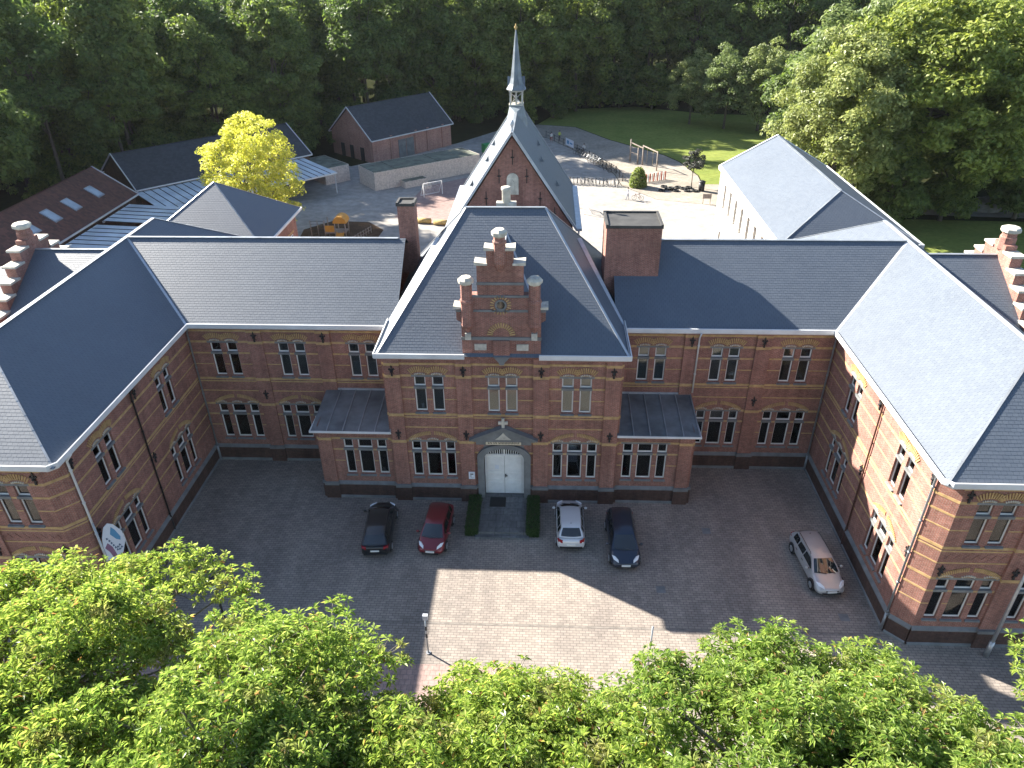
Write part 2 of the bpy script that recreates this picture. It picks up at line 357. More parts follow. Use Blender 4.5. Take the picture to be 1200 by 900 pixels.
# ------------------------------------------------------------------ the ground and paving
def sheet(name, poly, z, mat):
    o = MB().add([(x, y, z) for x, y in poly], [tuple(range(len(poly)))]).build(name, mat); o['kind'] = 'structure'; return o
def rect(x0, x1, y0, y1): return [(x0, y0), (x1, y0), (x1, y1), (x0, y1)]
sheet('ground', rect(-1200, 1200, -900, 1600), -0.03, 'ground')
sheet('courtyard_paving', rect(-60, 60, -31.0, 19), 0.0, 'pavers')
sheet('pavement', rect(-30, 1.2, -15.9, -13.15), 0.004, 'pink_pavers')
sheet('road', rect(-200, 200, -40, -31.2), -0.02, 'asphalt')
MB().box(-200, 200, -31.2, -31.0, -0.1, 0.06).build('kerb', 'stone')['kind'] = 'structure'
MB().box(-60, 60, -44, -40, -0.1, 0.10).build('far_pavement', 'pavers')['kind'] = 'structure'
for x0, x1, y in ((-21.0, 21.5, -10.45), (21.5, 60, -12.25)):
    k = MB()
    x = x0
    while x < x1:
        k.box(x, min(x1, x + 0.98), y - 0.05, y + 0.05, -0.02, 0.005 + random.uniform(0, .004)); x += 1.0
    k.build('drain_channel' if x0 < 0 else 'kerb_line', 'channel')['kind'] = 'structure'
sheet('playground_paving', [(-47, 18.5), (36, 18.5), (30, 50), (26.4, 63.5), (18.4, 66.2), (13.9, 73), (13.3, 79.5), (7.8, 94), (2.7, 104), (-6, 112), (-14, 100), (-30, 84), (-38, 90), (-47, 66)], 0.004, 'yard')
sheet('ball_court_paving', [(-18, 58), (-9, 53.5), (-3, 56), (-3, 82), (-8, 79), (-16, 72.5)], 0.008, 'yard_pink')
sheet('sand_yard', [(2.7, 104.2), (7.9, 94.1), (13.4, 79.6), (14.0, 73.1), (18.4, 66.3), (26.4, 63.6), (28.8, 66), (28.6, 73.9), (26.1, 73.9), (26.3, 78.6), (24.65, 86.8), (22.7, 91.3), (14.1, 102.6), (8.15, 113.4), (0.7, 115.8), (-4, 112)], 0.006, 'sand')
sheet('lawn', [(0.7, 116), (8.3, 113.6), (14.3, 102.8), (22.9, 91.5), (24.85, 87), (26.5, 78.7), (26.3, 74.1), (36, 70), (62, 84), (62, 122), (36, 126), (22, 134), (6, 131)], 0.002, 'lawn')
sheet('side_lawn', [(34, 20), (90, 12), (95, 46), (66, 57), (50, 58), (36, 52)], 0.002, 'lawn')
sheet('far_lawn', [(74, 74), (120, 66), (130, 96), (84, 100)], 0.002, 'lawn')
sheet('garden_path', [(36, 60.5), (50, 60.2), (66, 58.5), (90, 46), (93, 50), (68, 62.5), (50, 64.5), (36, 64.5)], 0.005, 'yard')
sheet('mulch_bed', [(-28, 44), (-19, 44), (-18.5, 53), (-21, 56), (-26, 56.5), (-29, 53)], 0.009, 'soil')

# ------------------------------------------------------------------ the school: facade kit (local x along the wall, -y outwards)
LZ = dict(U=(7.05, 9.55, 8.80), L=(1.95, 4.72, 3.95))
LIGHTS = dict(pair=[(-0.90, -0.19), (0.19, 0.90)], triple=[(-1.40, -0.78), (-0.475, 0.475), (0.78, 1.40)])
DATA = {}
def win_meshes(kind, lev):
    key = (kind, lev)
    if key in DATA: return DATA[key]
    z0, z1, zt = LZ[lev]; fr, sill, trans, arch = MB(), MB(), MB(), MB(); panes = []
    for a, b in LIGHTS[kind]:
        for lo, hi in ((z0, zt - 0.10), (zt + 0.06, z1)):
            t = 0.072
            fr.box(a, a + t, 0.13, 0.20, lo, hi); fr.box(b - t, b, 0.13, 0.20, lo, hi)
            fr.box(a + t, b - t, 0.13, 0.20, lo, lo + t + 0.02); fr.box(a + t, b - t, 0.13, 0.20, hi - t, hi)
            panes.append((a + t, b - t, lo + t + 0.02, hi - t))
        sill.add([(a - .06, -.11, z0 - .15), (b + .06, -.11, z0 - .15), (b + .06, -.11, z0 - .07), (a - .06, -.11, z0 - .07), (a - .06, .13, z0), (b + .06, .13, z0), (b + .06, .13, z0 - .15), (a - .06, .13, z0 - .15)],
                 [(0, 1, 2, 3), (3, 2, 5, 4), (1, 6, 5, 2), (0, 3, 4, 7), (0, 7, 6, 1)])
        trans.box(a - 0.04, b + 0.04, -0.03, 0.19, zt - 0.098, zt + 0.058)
    xa, xb = LIGHTS[kind][0][0], LIGHTS[kind][-1][1]
    trans.box(xa - 0.14, xb + 0.14, -0.028, 0.2, z1 + 0.002, z1 + 0.13)
    if kind == 'pair':
        for c in (-0.52, 0.52):
            n = 11
            for i in range(n):
                t = R(50 + 80 * (i + .5) / n); d = (math.cos(t), 0, math.sin(t)); p = (c + d[0] * 0.98, -0.018, z1 - 0.42 + d[2] * 0.98)
                arch.obox(p, (d, (0, 1, 0), (-d[2], 0, d[0])), 0.18, 0.03, 0.034)
            for i in range(7):
                t = R(60 + 60 * (i + .5) / 7); d = (math.cos(t), 0, math.sin(t)); p = (c + d[0] * 0.66, -0.012, z1 - 0.42 + d[2] * 0.66)
                arch.obox(p, (d, (0, 1, 0), (-d[2], 0, d[0])), 0.05, 0.03, 0.028, 1)
    else:
        n = 32
        for i in range(n):
            if i in (15, 16): continue
            t = R(50 + 80 * (i + .5) / n); d = (math.cos(t), 0, math.sin(t)); p = (d[0] * 2.32, -0.018, z1 - 1.62 + d[2] * 2.32)
            arch.obox(p, (d, (0, 1, 0), (-d[2], 0, d[0])), 0.13, 0.03, 0.030)
        for c in (-1.09, 0, 1.09):
            for i in range(7):
                t = R(58 + 64 * (i + .5) / 7); d = (math.cos(t), 0, math.sin(t)); p = (c + d[0] * 0.66, -0.012, z1 - 0.40 + d[2] * 0.66)
                arch.obox(p, (d, (0, 1, 0), (-d[2], 0, d[0])), 0.05, 0.03, 0.03, 1)
    pm = []
    for (a, b, lo, hi) in panes:
        q = MB().box(a, b, 0.160, 0.168, lo, hi); pm.append((q.mesh('pane', 'glass'), (a, b, lo, hi)))
    DATA[key] = (fr.mesh('window', 'white'), sill.mesh('sill', 'stone'), trans.mesh('lintel', 'stone'), arch.mesh('arch', ['yellow', 'pale_stone']), pm)
    return DATA[key]

def place_window(fac, u, kind, lev, blind=0, arch=True):
    fr, sl, tr, ar, pm = win_meshes(kind, lev); root, o, rz = fac['root'], fac['o'], fac['rz']
    p = (o[0] + u * math.cos(rz), o[1] + u * math.sin(rz), 0)
    w = link('window', fr, root, p, rz)
    link('sill', sl, w); link('lintel', tr, w)
    if arch: link('arch', ar, w)['kind'] = 'stuff'
    for m, (a, b, lo, hi) in pm:
        link('pane', m, w)
    for i, (m, (a, b, lo, hi)) in enumerate(pm):
        top = i % 2 == 1
        f = blind if isinstance(blind, (int, float)) else blind[i // 2]
        if f <= 0: continue
        if f >= 1 or top: zz = lo
        else: zz = hi - (hi - lo) * max(0.0, (f * 1.35 - 0.35))
        if zz < hi - 0.02:
            MB().box(a - .02, b + .02, 0.27, 0.275, zz, hi + .02).build('blind', 'blind', w)
    fac['wins'].append((u, kind, lev)); return w

def openings(fac):
    ops = []
    for u, kind, lev in fac['wins']:
        z0, z1, zt = LZ[lev]
        for a, b in LIGHTS[kind]: ops.append((u + a, u + b, z0, z1))
    return ops + fac['holes']

def grid_wall(mb, u0, u1, z0, z1, ops, y=0.0, depth=0.34):
    us = sorted({u0, u1, *[max(u0, min(u1, v)) for o in ops for v in o[:2]]}); zs = sorted({z0, z1, *[max(z0, min(z1, v)) for o in ops for v in o[2:4]]})
    inside = lambda u, z: any(a < u < b and c < z < d for a, b, c, d in ops)
    for i in range(len(us) - 1):
        for j in range(len(zs) - 1):
            if not inside((us[i] + us[i + 1]) / 2, (zs[j] + zs[j + 1]) / 2):
                mb.add([(us[i], y, zs[j]), (us[i + 1], y, zs[j]), (us[i + 1], y, zs[j + 1]), (us[i], y, zs[j + 1])], [(0, 1, 2, 3)])
    for a, b, c, d in ops:
        mb.add([(a, y, c), (b, y, c), (b, y, d), (a, y, d), (a, depth, c), (b, depth, c), (b, depth, d), (a, depth, d)], [(0, 4, 5, 1), (1, 5, 6, 2), (2, 6, 7, 3), (3, 7, 4, 0)])

BANDS = [(2.98, 3.05, 0.012), (3.86, 3.98, 0.014), (4.72, 4.87, 0.016), (5.80, 5.88, 0.014), (6.56, 6.64, 0.014), (6.74, 6.90, 0.02), (7.90, 7.97, 0.012), (8.72, 8.84, 0.014), (9.55, 9.70, 0.016), (10.38, 10.52, 0.02)]
def band_runs(u0, u1, z0, z1, ops):
    cuts = [(max(u0, a - .015), min(u1, b + .015)) for a, b, c, d in ops if c < z1 and d > z0 and b > u0 and a < u1]
    cuts.sort(); runs = []; x = u0
    for a, b in cuts:
        if a > x: runs.append((x, a))
        x = max(x, b)
    if x < u1: runs.append((x, u1))
    return runs

def make_facade(root, ox, oy, rz, L, ztop=10.75, zbase=0.0): return dict(root=root, o=(ox, oy), rz=rz, L=L, zt=ztop, zb=zbase, wins=[], holes=[])
def finish_facade(fac, pil=(), wallm='brick', bands=BANDS, frieze=(), plinth=True, u0=0.0, u1=None):
    root, o, rz, L = fac['root'], (*fac['o'], 0), fac['rz'], fac['L']; u1 = L if u1 is None else u1; ops = openings(fac)
    w = MB(); grid_wall(w, 0, L, fac['zb'], fac['zt'], ops); w.build('wall', wallm, root, False, o, rz)
    if ops: MB().box(0.2, L - 0.2, 1.1, 1.15, 0.1, fac['zt']).build('interior_wall', 'interior', root, False, o, rz)
    for z0, z1, pr in bands:
        if z1 > fac['zt']: continue
        for a, c in band_runs(u0, u1, z0, z1, ops): MB().box(a, c, -pr, 0.05, z0, z1).build('string_course', 'yellow', root, False, o, rz)
    for a, c in frieze:       # zigzag brick frieze between the storeys
        b = MB(); x = a; k = 0
        while x < c - .01:
            xe = min(c, x + .22); z = 6.0 + (k % 2) * .24
            b.bar((x, -0.012, 6.08 + (k % 2) * .3), (xe, -0.012, 6.08 + ((k + 1) % 2) * .3), 0.02, 0.035, (0, 0, 1)); x += .22; k += 1
        b.build('frieze', 'brick', root, False, o, rz)['kind'] = 'stuff'
    if plinth:
        b = MB()
        for a, c in band_runs(0, L, 0.0, 1.2, ops):
            b.box(a, c, -0.10, 0.02, -0.02, 1.10)
            b.add([(a, -.15, 1.10), (c, -.15, 1.10), (c, -.15, 1.18), (a, -.15, 1.18), (c, .0, 1.32), (a, .0, 1.32), (c, 0, 1.1), (a, 0, 1.1)], [(0, 1, 2, 3), (3, 2, 4, 5), (0, 7, 6, 1), (0, 3, 5, 7), (1, 6, 4, 2)], 1)
            b.add([(a, -.16, 0), (c, -.16, 0), (c, -.16, .14), (a, -.16, .14), (c, -.1, .18), (a, -.1, .18)], [(0, 1, 2, 3), (3, 2, 4, 5)], 1)
        b.build('plinth', ['brick_dark', 'stone'], root, False, o, rz)
    for p in pil:
        c, wd = p[0], p[1]; zt = p[2] if len(p) > 2 else fac['zt']; pr = 0.13
        b = MB().box(c - wd / 2, c + wd / 2, -pr, 0.02, 1.32, zt).box(c - wd / 2 - .05, c + wd / 2 + .05, -pr - .10, 0.0, -0.02, 1.10, 2).box(c - wd / 2 - .06, c + wd / 2 + .06, -pr - .13, 0, 1.101, 1.318, 3)
        for z0, z1, q in BANDS:
            if q > 0.0155 and z1 < zt: b.box(c - wd / 2 - .012, c + wd / 2 + .012, -pr - .016, 0.0, z0 - .02, z1 + .02, 1)
        b.build('pilaster', ['brick', 'yellow', 'brick_dark', 'stone'], root, False, o, rz)

def anchor_mesh():
    m = MB(); y0, y1 = -0.05, 0.0
    m.prism([(-.06, -.34), (.06, -.34), (.035, -.05), (.035, .05), (.05, .30), (0, .42), (-.05, .30), (-.035, .05), (-.035, -.05)], lambda p, s: (p[0], (y0, y1)[s], p[1]))
    m.prism([(-.20, .12), (0, .02), (.20, .12), (.14, .22), (.08, .16), (-.08, .16), (-.14, .22)], lambda p, s: (p[0], (y0 - .01, y1 - .01)[s], p[1]))
    m.prism([(-.15, -.16), (0, -.06), (.15, -.16), (0, .0)], lambda p, s: (p[0], (y0 - .014, y1 - .014)[s], p[1]))
    m.lathe([(0.0, -.09), (.09, -.03), (.10, .03), (0.0, .10)], 8, (0, -.05)); return m.mesh('wall_anchor', 'iron')
ANCHOR = anchor_mesh()
def anchor(fac, u, z, y=-0.14):
    rz = fac['rz']; x = fac['o'][0] + u * math.cos(rz) - y * math.sin(rz) ; yy = fac['o'][1] + u * math.sin(rz) + y * math.cos(rz)
    link('wall_anchor', ANCHOR, fac['root'], (x, yy, z), rz)
def pipe(root, x, y, z0, z1, mat='zinc', r=0.055, dx=0, dy=0):
    m = MB().tube([(x + dx * .35, y + dy * .35, z1 + .45), (x, y, z1), (x, y, z0)], r, 8)
    z = z1 - .6
    while z > z0 + .5: m.tube([(x, y, z), (x, y, z + .07)], r * 1.45, 8); z -= 2.1
    if z0 < 1: m.tube([(x, y, 1.25), (x, y, 0.02)], r * 1.35, 8)
    return m.build('downpipe', mat, root, True)

SCH = thing('school_building', 'long red brick school with yellow bands, slate roofs and stepped entrance gable round the courtyard', 'school')

YB, XI, YF = 4.05, 21.04, -10.9
# central block front
c = make_facade(SCH, -7.12, 0.0, 0, 14.24, 10.95); C0 = 7.12
for i, (x, b) in enumerate(((-4.5, (0.35, 0)), (0, 1.0), (4.5, 1.0))): place_window(c, x + C0, 'pair', 'U', b)
for x in (-4.52, 4.52): place_window(c, x + C0, 'triple', 'L')
c['holes'].append((C0 - 1.32, C0 + 1.32, 0.0, 4.35))
finish_facade(c, pil=[(0.45, 0.92), (C0 - 2.35, 0.95), (C0 + 2.35, 0.95), (14.24 - 0.45, 0.92)], frieze=[(1.0, 4.2), (10.05, 13.2)])
for u in (0.45, C0 - 2.35, C0 + 2.35, 13.79):
    anchor(c, u, 10.0); anchor(c, u, 5.35)
# its two short flanks above the annexes
for sx in (-1, 1):
    f = make_facade(SCH, sx * 7.12, YB if sx < 0 else 0.0, -math.pi / 2 if sx < 0 else math.pi / 2, YB, 10.95); finish_facade(f, pil=[(YB - .45 if sx < 0 else .45, .9)], plinth=False)
# annexes
for sx in (-1, 1):
    a = make_facade(SCH, -11.95 if sx < 0 else 7.12, 0.12, 0, 4.83, 5.55)
    place_window(a, 2.95 if sx < 0 else 1.88, 'triple', 'L', arch=False)
    finish_facade(a, pil=[(0.42, 0.84, 5.5)] if sx < 0 else [(4.41, 0.84, 5.5)])
    f = make_facade(SCH, sx * 11.95, YB if sx < 0 else 0.12, -math.pi / 2 if sx < 0 else math.pi / 2, YB - .12, 5.75)
    finish_facade(f, pil=[(YB - .12 - .4, .8, 5.5)] if sx < 0 else [(.4, .8, 5.5)])
    x0, x1 = sorted((sx * 12.28, sx * 7.14)); n = 5
    ar = MB().add([(x0, -.22, 5.56), (x1, -.22, 5.56), (x1, YB, 6.05), (x0, YB, 6.05), (x0, -.22, 5.5), (x1, -.22, 5.5), (x1, YB, 5.6), (x0, YB, 5.6)], [(0, 1, 2, 3), (4, 7, 6, 5), (0, 4, 5, 1), (0, 3, 7, 4), (1, 5, 6, 2)]).build('annex_roof', 'zinc_old', SCH)
    for i in range(n):
        a0 = x0 + (x1 - x0) * i / n; a1 = x0 + (x1 - x0) * (i + 1) / n; dz = random.uniform(0, .012)
        MB().add([(a0 + .03, -.2, 5.575 + dz), (a1 - .03, -.2, 5.575 + dz), (a1 - .03, YB - .02, 6.07 + dz), (a0 + .03, YB - .02, 6.07 + dz), (a0 + .03, -.2, 5.563), (a1 - .03, -.2, 5.563)], [(0, 1, 2, 3), (0, 4, 5, 1)]).build('zinc_panel', 'zinc_old', ar)
        MB().bar((a1 - (.02 if i == n - 1 else 0), -.2, 5.60), (a1 - (.02 if i == n - 1 else 0), YB - .02, 6.095), 0.06, 0.10).build('seam', 'zinc', ar)
    MB().sweep([(0, 5.36), (.05, 5.36), (.20, 5.46), (.20, 5.60), (.14, 5.60), (.12, 5.50), (0, 5.50)], [(x0 + .12, YB), (x0 + .12, -.12), (x1, -.12)] if sx < 0 else [(x0, -.12), (x1 - .12, -.12), (x1 - .12, YB)]).build('gutter', 'gutter_white', SCH)
    MB().bar((x0, YB - .05, 6.10), (x1, YB - .05, 6.10), .10, .14).build('flashing', 'lead', ar)
# link walls
for sx in (-1, 1):
    x0 = -XI if sx < 0 else 7.12
    l = make_facade(SCH, x0, YB, 0, XI - 7.12)
    for x, bl in ((9.5, .45), (14.2, .3), (18.75, (.45, 0))):
        place_window(l, sx * x - x0, 'pair', 'U', (bl if sx > 0 else (0.3, 0) if x > 18 else 0))
    for x in (14.25, 18.72): place_window(l, sx * x - x0, 'triple', 'L')
    pl = [sx * 16.5 - x0, sx * 11.95 - x0]
    finish_facade(l, pil=[(p, .95) for p in pl], frieze=[(min(sx * 17.1 - x0, sx * 20.5 - x0), max(sx * 17.1 - x0, sx * 20.5 - x0)), (min(sx * 12.6 - x0, sx * 15.9 - x0), max(sx * 12.6 - x0, sx * 15.9 - x0))])
    for p in pl:
        anchor(l, p, 10.05)
        if abs(p + x0) > 13: anchor(l, p, 5.6)
    pipe(SCH, sx * (XI - .16), YB - .16, .05, 10.4, 'zinc', dx=-sx, dy=-.5)
pipe(SCH, 12.35, YB - .22, 6.3, 10.4, 'gutter_white', dy=-1)
# wings: inner flanks, splayed corners, fronts, outer flanks
CH = 0.78
for sx in (-1, 1):
    if sx < 0: w = make_facade(SCH, -XI, YF + CH, math.pi / 2, YB - YF - CH); us = lambda y: y - (YF + CH)
    else: w = make_facade(SCH, XI, YB, -math.pi / 2, YB - YF - CH); us = lambda y: YB - y
    for y in (0.05, -7.0):
        place_window(w, us(y), 'pair', 'U'); place_window(w, us(y), 'triple', 'L')
    finish_facade(w, pil=[], frieze=[])
    anchor(w, us(-3.2), 10.05, -.02); anchor(w, us(-3.2), 5.5, -.02); anchor(w, us(-9.7), 10.05, -.02); anchor(w, us(-9.7), 5.4, -.02)
    pipe(SCH, sx * (XI - .10), -3.62, .05, 10.4, 'iron' if sx < 0 else 'brown_pipe', .05, dx=-sx)
    pipe(SCH, sx * (XI - .12), YF + CH + .12, .05, 10.4, 'gutter_white' if sx < 0 else 'zinc', .06, dx=-sx)
    d = CH * math.sqrt(2)
    ch = make_facade(SCH, -XI - CH if sx < 0 else XI, YF if sx < 0 else YF + CH, math.pi / 4 if sx < 0 else -math.pi / 4, d); finish_facade(ch)
    fw = make_facade(SCH, -33.0 if sx < 0 else XI + CH, YF, 0, 33.0 - XI - CH)
    for x in (23.62, 27.7):
        place_window(fw, sx * x - fw['o'][0], 'pair', 'U', (1.0 if x < 25 and sx > 0 else (.0, .9))); place_window(fw, sx * x - fw['o'][0], 'triple', 'L', ((.2, .75, .2) if sx > 0 else .2))
    finish_facade(fw, pil=[(sx * 25.66 - fw['o'][0], .95)], frieze=[sorted((sx * 22.1 - fw['o'][0], sx * 25.1 - fw['o'][0]))])
    anchor(fw, sx * 22.15 - fw['o'][0], 10.0, -.02); anchor(fw, sx * 22.15 - fw['o'][0], 5.3, -.02); anchor(fw, sx * 25.66 - fw['o'][0], 5.3)
    g = MB()
    for (xa, ya, xb, yb_) in ((sx * 32.0, YF, sx * 32.0, 18.6), (sx * 32.0, 18.6, sx * XI, 18.6), (sx * XI, 18.6, sx * XI, 14.8), (sx * XI, 14.8, sx * 7.1, 14.8)):
        g.add([(xa, ya, 0), (xb, yb_, 0), (xb, yb_, 10.8), (xa, ya, 10.8)], [(0, 1, 2, 3)])
    g.build('wall', 'brick', SCH)

# ------------------------------------------------------------------ roofs
def slate_slope(name, pts, parent, mat='slate', exp=0.19, wid=0.27, under='slate_under', thick=0.0065, jit=0.0015):
    """pts[0], pts[1] run along the eave; convex outline. Returns the slope with its slates."""
    P = [Vector(p) for p in pts]; nrm = None
    ex = (P[1] - P[0]).normalized()
    for q in P[2:]:
        v = (q - P[0]); v = v - ex * v.dot(ex)
        if v.length > .1: ey = v.normalized(); break
    nz = ex.cross(ey)
    if nz.z < 0: nz = -nz
    base = MB().add([tuple(p - nz * 0.02) for p in P], [tuple(range(len(P)))]).build(name, under, parent)
    q2 = [((p - P[0]).dot(ex), (p - P[0]).dot(ey)) for p in P]; H = max(q[1] for q in q2); lo = min(q[1] for q in q2)
    def span(h):
        xs = []
        for i in range(len(q2)):
            (xa, ya), (xb, yb_) = q2[i], q2[(i + 1) % len(q2)]
            if abs(yb_ - ya) < 1e-6:
                if abs(h - ya) < 1e-6: xs += [xa, xb]
            elif min(ya, yb_) - 1e-6 <= h <= max(ya, yb_) + 1e-6: xs.append(xa + (xb - xa) * (h - ya) / (yb_ - ya))
        return (min(xs), max(xs)) if len(xs) >= 2 else None
    V = []; n = int(math.ceil((H - lo) / exp)); o0 = np.array(P[0]); ax = np.array(ex); ay = np.array(ey); an = np.array(nz)
    for r in range(n):
        h0 = lo + r * exp; h1 = min(H - 1e-4, h0 + exp * 1.02); s0, s1 = span(min(h0 + 1e-4, H - 1e-3)), span(h1)
        if not s0 or not s1: continue
        a = min(s0[0], s1[0]); b = max(s0[1], s1[1]); off = (r % 2) * wid / 2
        k0 = int(math.floor((a - off) / wid)); k1 = int(math.ceil((b - off) / wid))
        for k in range(k0, k1):
            xa, xb = off + k * wid + .004, off + (k + 1) * wid - .004
            x00, x01 = max(xa, s0[0]), min(xb, s0[1]); x10, x11 = max(xa, s1[0]), min(xb, s1[1])
            if x01 - x00 < .01 and x11 - x10 < .01: continue
            if x01 < x00: x00 = x01 = min(max((x00 + x01) / 2, s0[0]), s0[1])
            if x11 < x10: x10 = x11 = min(max((x10 + x11) / 2, s1[0]), s1[1])
            j = random.uniform(-.3, 1) * jit; tz = thick + j; tl = random.uniform(-1, 1) * jit * .6
            hh = h0 - random.uniform(0, .008)
            V.append([(x00, hh, tz + tl), (x01, hh, tz - tl), (x11, h1, .001), (x10, h1, .001), (x00, hh, -.01), (x01, hh, -.01)])
    V = np.array(V, np.float32); m = len(V); L = V.reshape(-1, 3)
    Wd = o0 + L[:, :1] * ax + L[:, 1:2] * ay + L[:, 2:] * an
    b6 = np.arange(m)[:, None] * 6; F = np.concatenate([b6 + np.array([[0, 1, 2, 3]]), b6 + np.array([[4, 5, 1, 0]])], 1).reshape(-1, 4)
    s = link('slates' if 'slate' in mat else 'roof_tiles', np_mesh('slates', Wd, F, mat), base); s['kind'] = 'stuff'
    return base
def cap(parent, a, b, w=.20, h=.07, mat='lead', name='ridge_cap', lift=.015):
    a, b = Vector(a) + Vector((0, 0, lift)), Vector(b) + Vector((0, 0, lift))
    h = h * .5; m = MB(); m.bar(a, b, w, h); d = (b - a).normalized(); L = (b - a).length; k = .5
    while k < L: m.bar(a + d * k, a + d * (k + .05), w + .012, h + .012); k += 1.0
    return m.build(name, mat, parent)

EZ, RZ, XE, XR, YE, YR, FE = 10.95, 14.85, 20.62, 26.4, 3.62, 9.42, -11.32
XO = 32.2
for sx in (-1, 1):
    X = lambda x: sx * x
    yh = FE + (XR - XE); yr2 = 13.4; yb2 = yr2 + (XR - XE)
    s = slate_slope('roof_slope', [(X(XE), FE, EZ), (X(XE), YE, EZ), (X(XR), YR, RZ), (X(XR), yh, RZ)], SCH)            # inner slope
    slate_slope('roof_slope', [(X(XO), FE, EZ), (X(XE), FE, EZ), (X(XR), yh, RZ)], SCH)                                    # front hip
    slate_slope('roof_slope', [(X(XE), 15.2, EZ), (X(XE), yb2, EZ), (X(XR), yr2, RZ), (X(XR), YR, RZ)], SCH)              # inner slope behind the link
    slate_slope('roof_slope', [(X(XE), yb2, EZ), (X(XO), yb2, EZ), (X(XR), yr2, RZ)], SCH)
    slate_slope('roof_slope', [(X(XO), FE, EZ), (X(XO), yb2, EZ), (X(XR), yr2, RZ), (X(XR), yh, RZ)], SCH)
    slate_slope('roof_slope', [(X(XE), YE, EZ), (X(7.0), YE, EZ), (X(7.0), YR, RZ), (X(XR), YR, RZ)], SCH)                # link front
    slate_slope('roof_slope', [(X(7.0), 15.2, EZ), (X(XE), 15.2, EZ), (X(XR), YR, RZ), (X(7.0), YR, RZ)], SCH)            # link back
    cap(SCH, (X(XR), yh, RZ), (X(XR), yr2, RZ), .26); cap(SCH, (X(XE), FE, EZ), (X(XR), yh, RZ), .10, .05, 'zinc', 'hip_cap', .012); cap(SCH, (X(XR), yr2, RZ), (X(XE), yb2, EZ), .14, .06, 'zinc', 'hip_cap')
    cap(SCH, (X(7.5), YR, RZ), (X(XR), YR, RZ), .24, .08, 'zinc')
    MB().bar((X(XE), YE, EZ + .03), (X(XR), YR, RZ + .03), .16, .02).build('valley_flashing', 'lead', SCH)
# eaves gutters: white box gutters
GP = [(-.02, 10.62), (.10, 10.62), (.16, 10.74), (.44, 10.78), (.50, 10.86), (.50, 11.14), (.44, 11.16), (.42, 10.98), (.10, 10.94), (-.02, 10.94)]
MB().sweep(GP, [(-32.9, YF), (-XI - .06, YF), (-XI, YF + .06), (-XI, YB), (-7.2, YB)]).build('gutter', 'gutter_white', SCH)
MB().sweep(GP, [(7.2, YB), (XI, YB), (XI, YF + .06), (XI + .06, YF), (32.9, YF)]).build('gutter', 'gutter_white', SCH)
GC = [(o, z + .22) for o, z in GP]
MB().sweep(GC, [(-7.12, YB + 3), (-7.12, 0), (-2.2, 0)]).build('gutter', 'gutter_white', SCH)
MB().sweep(GC, [(2.2, 0), (7.12, 0), (7.12, YB + 3)]).build('gutter', 'gutter_white', SCH)
# central roof
CE, CR, CY = 11.17, 17.6, 7.6
slate_slope('roof_slope', [(-7.5, -.38, CE), (7.5, -.38, CE), (2.45, CY, CR), (-2.6, CY, CR)], SCH)
for sx in (-1, 1):
    xr = 2.45 if sx > 0 else 2.6
    slate_slope('roof_slope', [(sx * 7.5, -.38, CE), (sx * 7.5, 14.5, CE), (sx * xr, CY, CR)], SCH)
    cap(SCH, (sx * 7.5, -.38, CE), (sx * xr, CY, CR), .15, .06, 'lead', 'hip_cap')
    cap(SCH, (sx * xr, CY, CR), (sx * 7.5, 14.5, CE), .15, .06, 'lead', 'hip_cap')
    MB().bar((sx * 7.5, YE + .1, EZ + .2), (sx * 4.75, YR, RZ + .06), .3, .03).build('valley_flashing', 'lead', SCH)
slate_slope('roof_slope', [(7.5, 14.5, CE), (-7.5, 14.5, CE), (-2.6, CY, CR), (2.45, CY, CR)], SCH)
cap(SCH, (-2.6, CY, CR), (2.45, CY, CR), .22, .08, 'zinc')

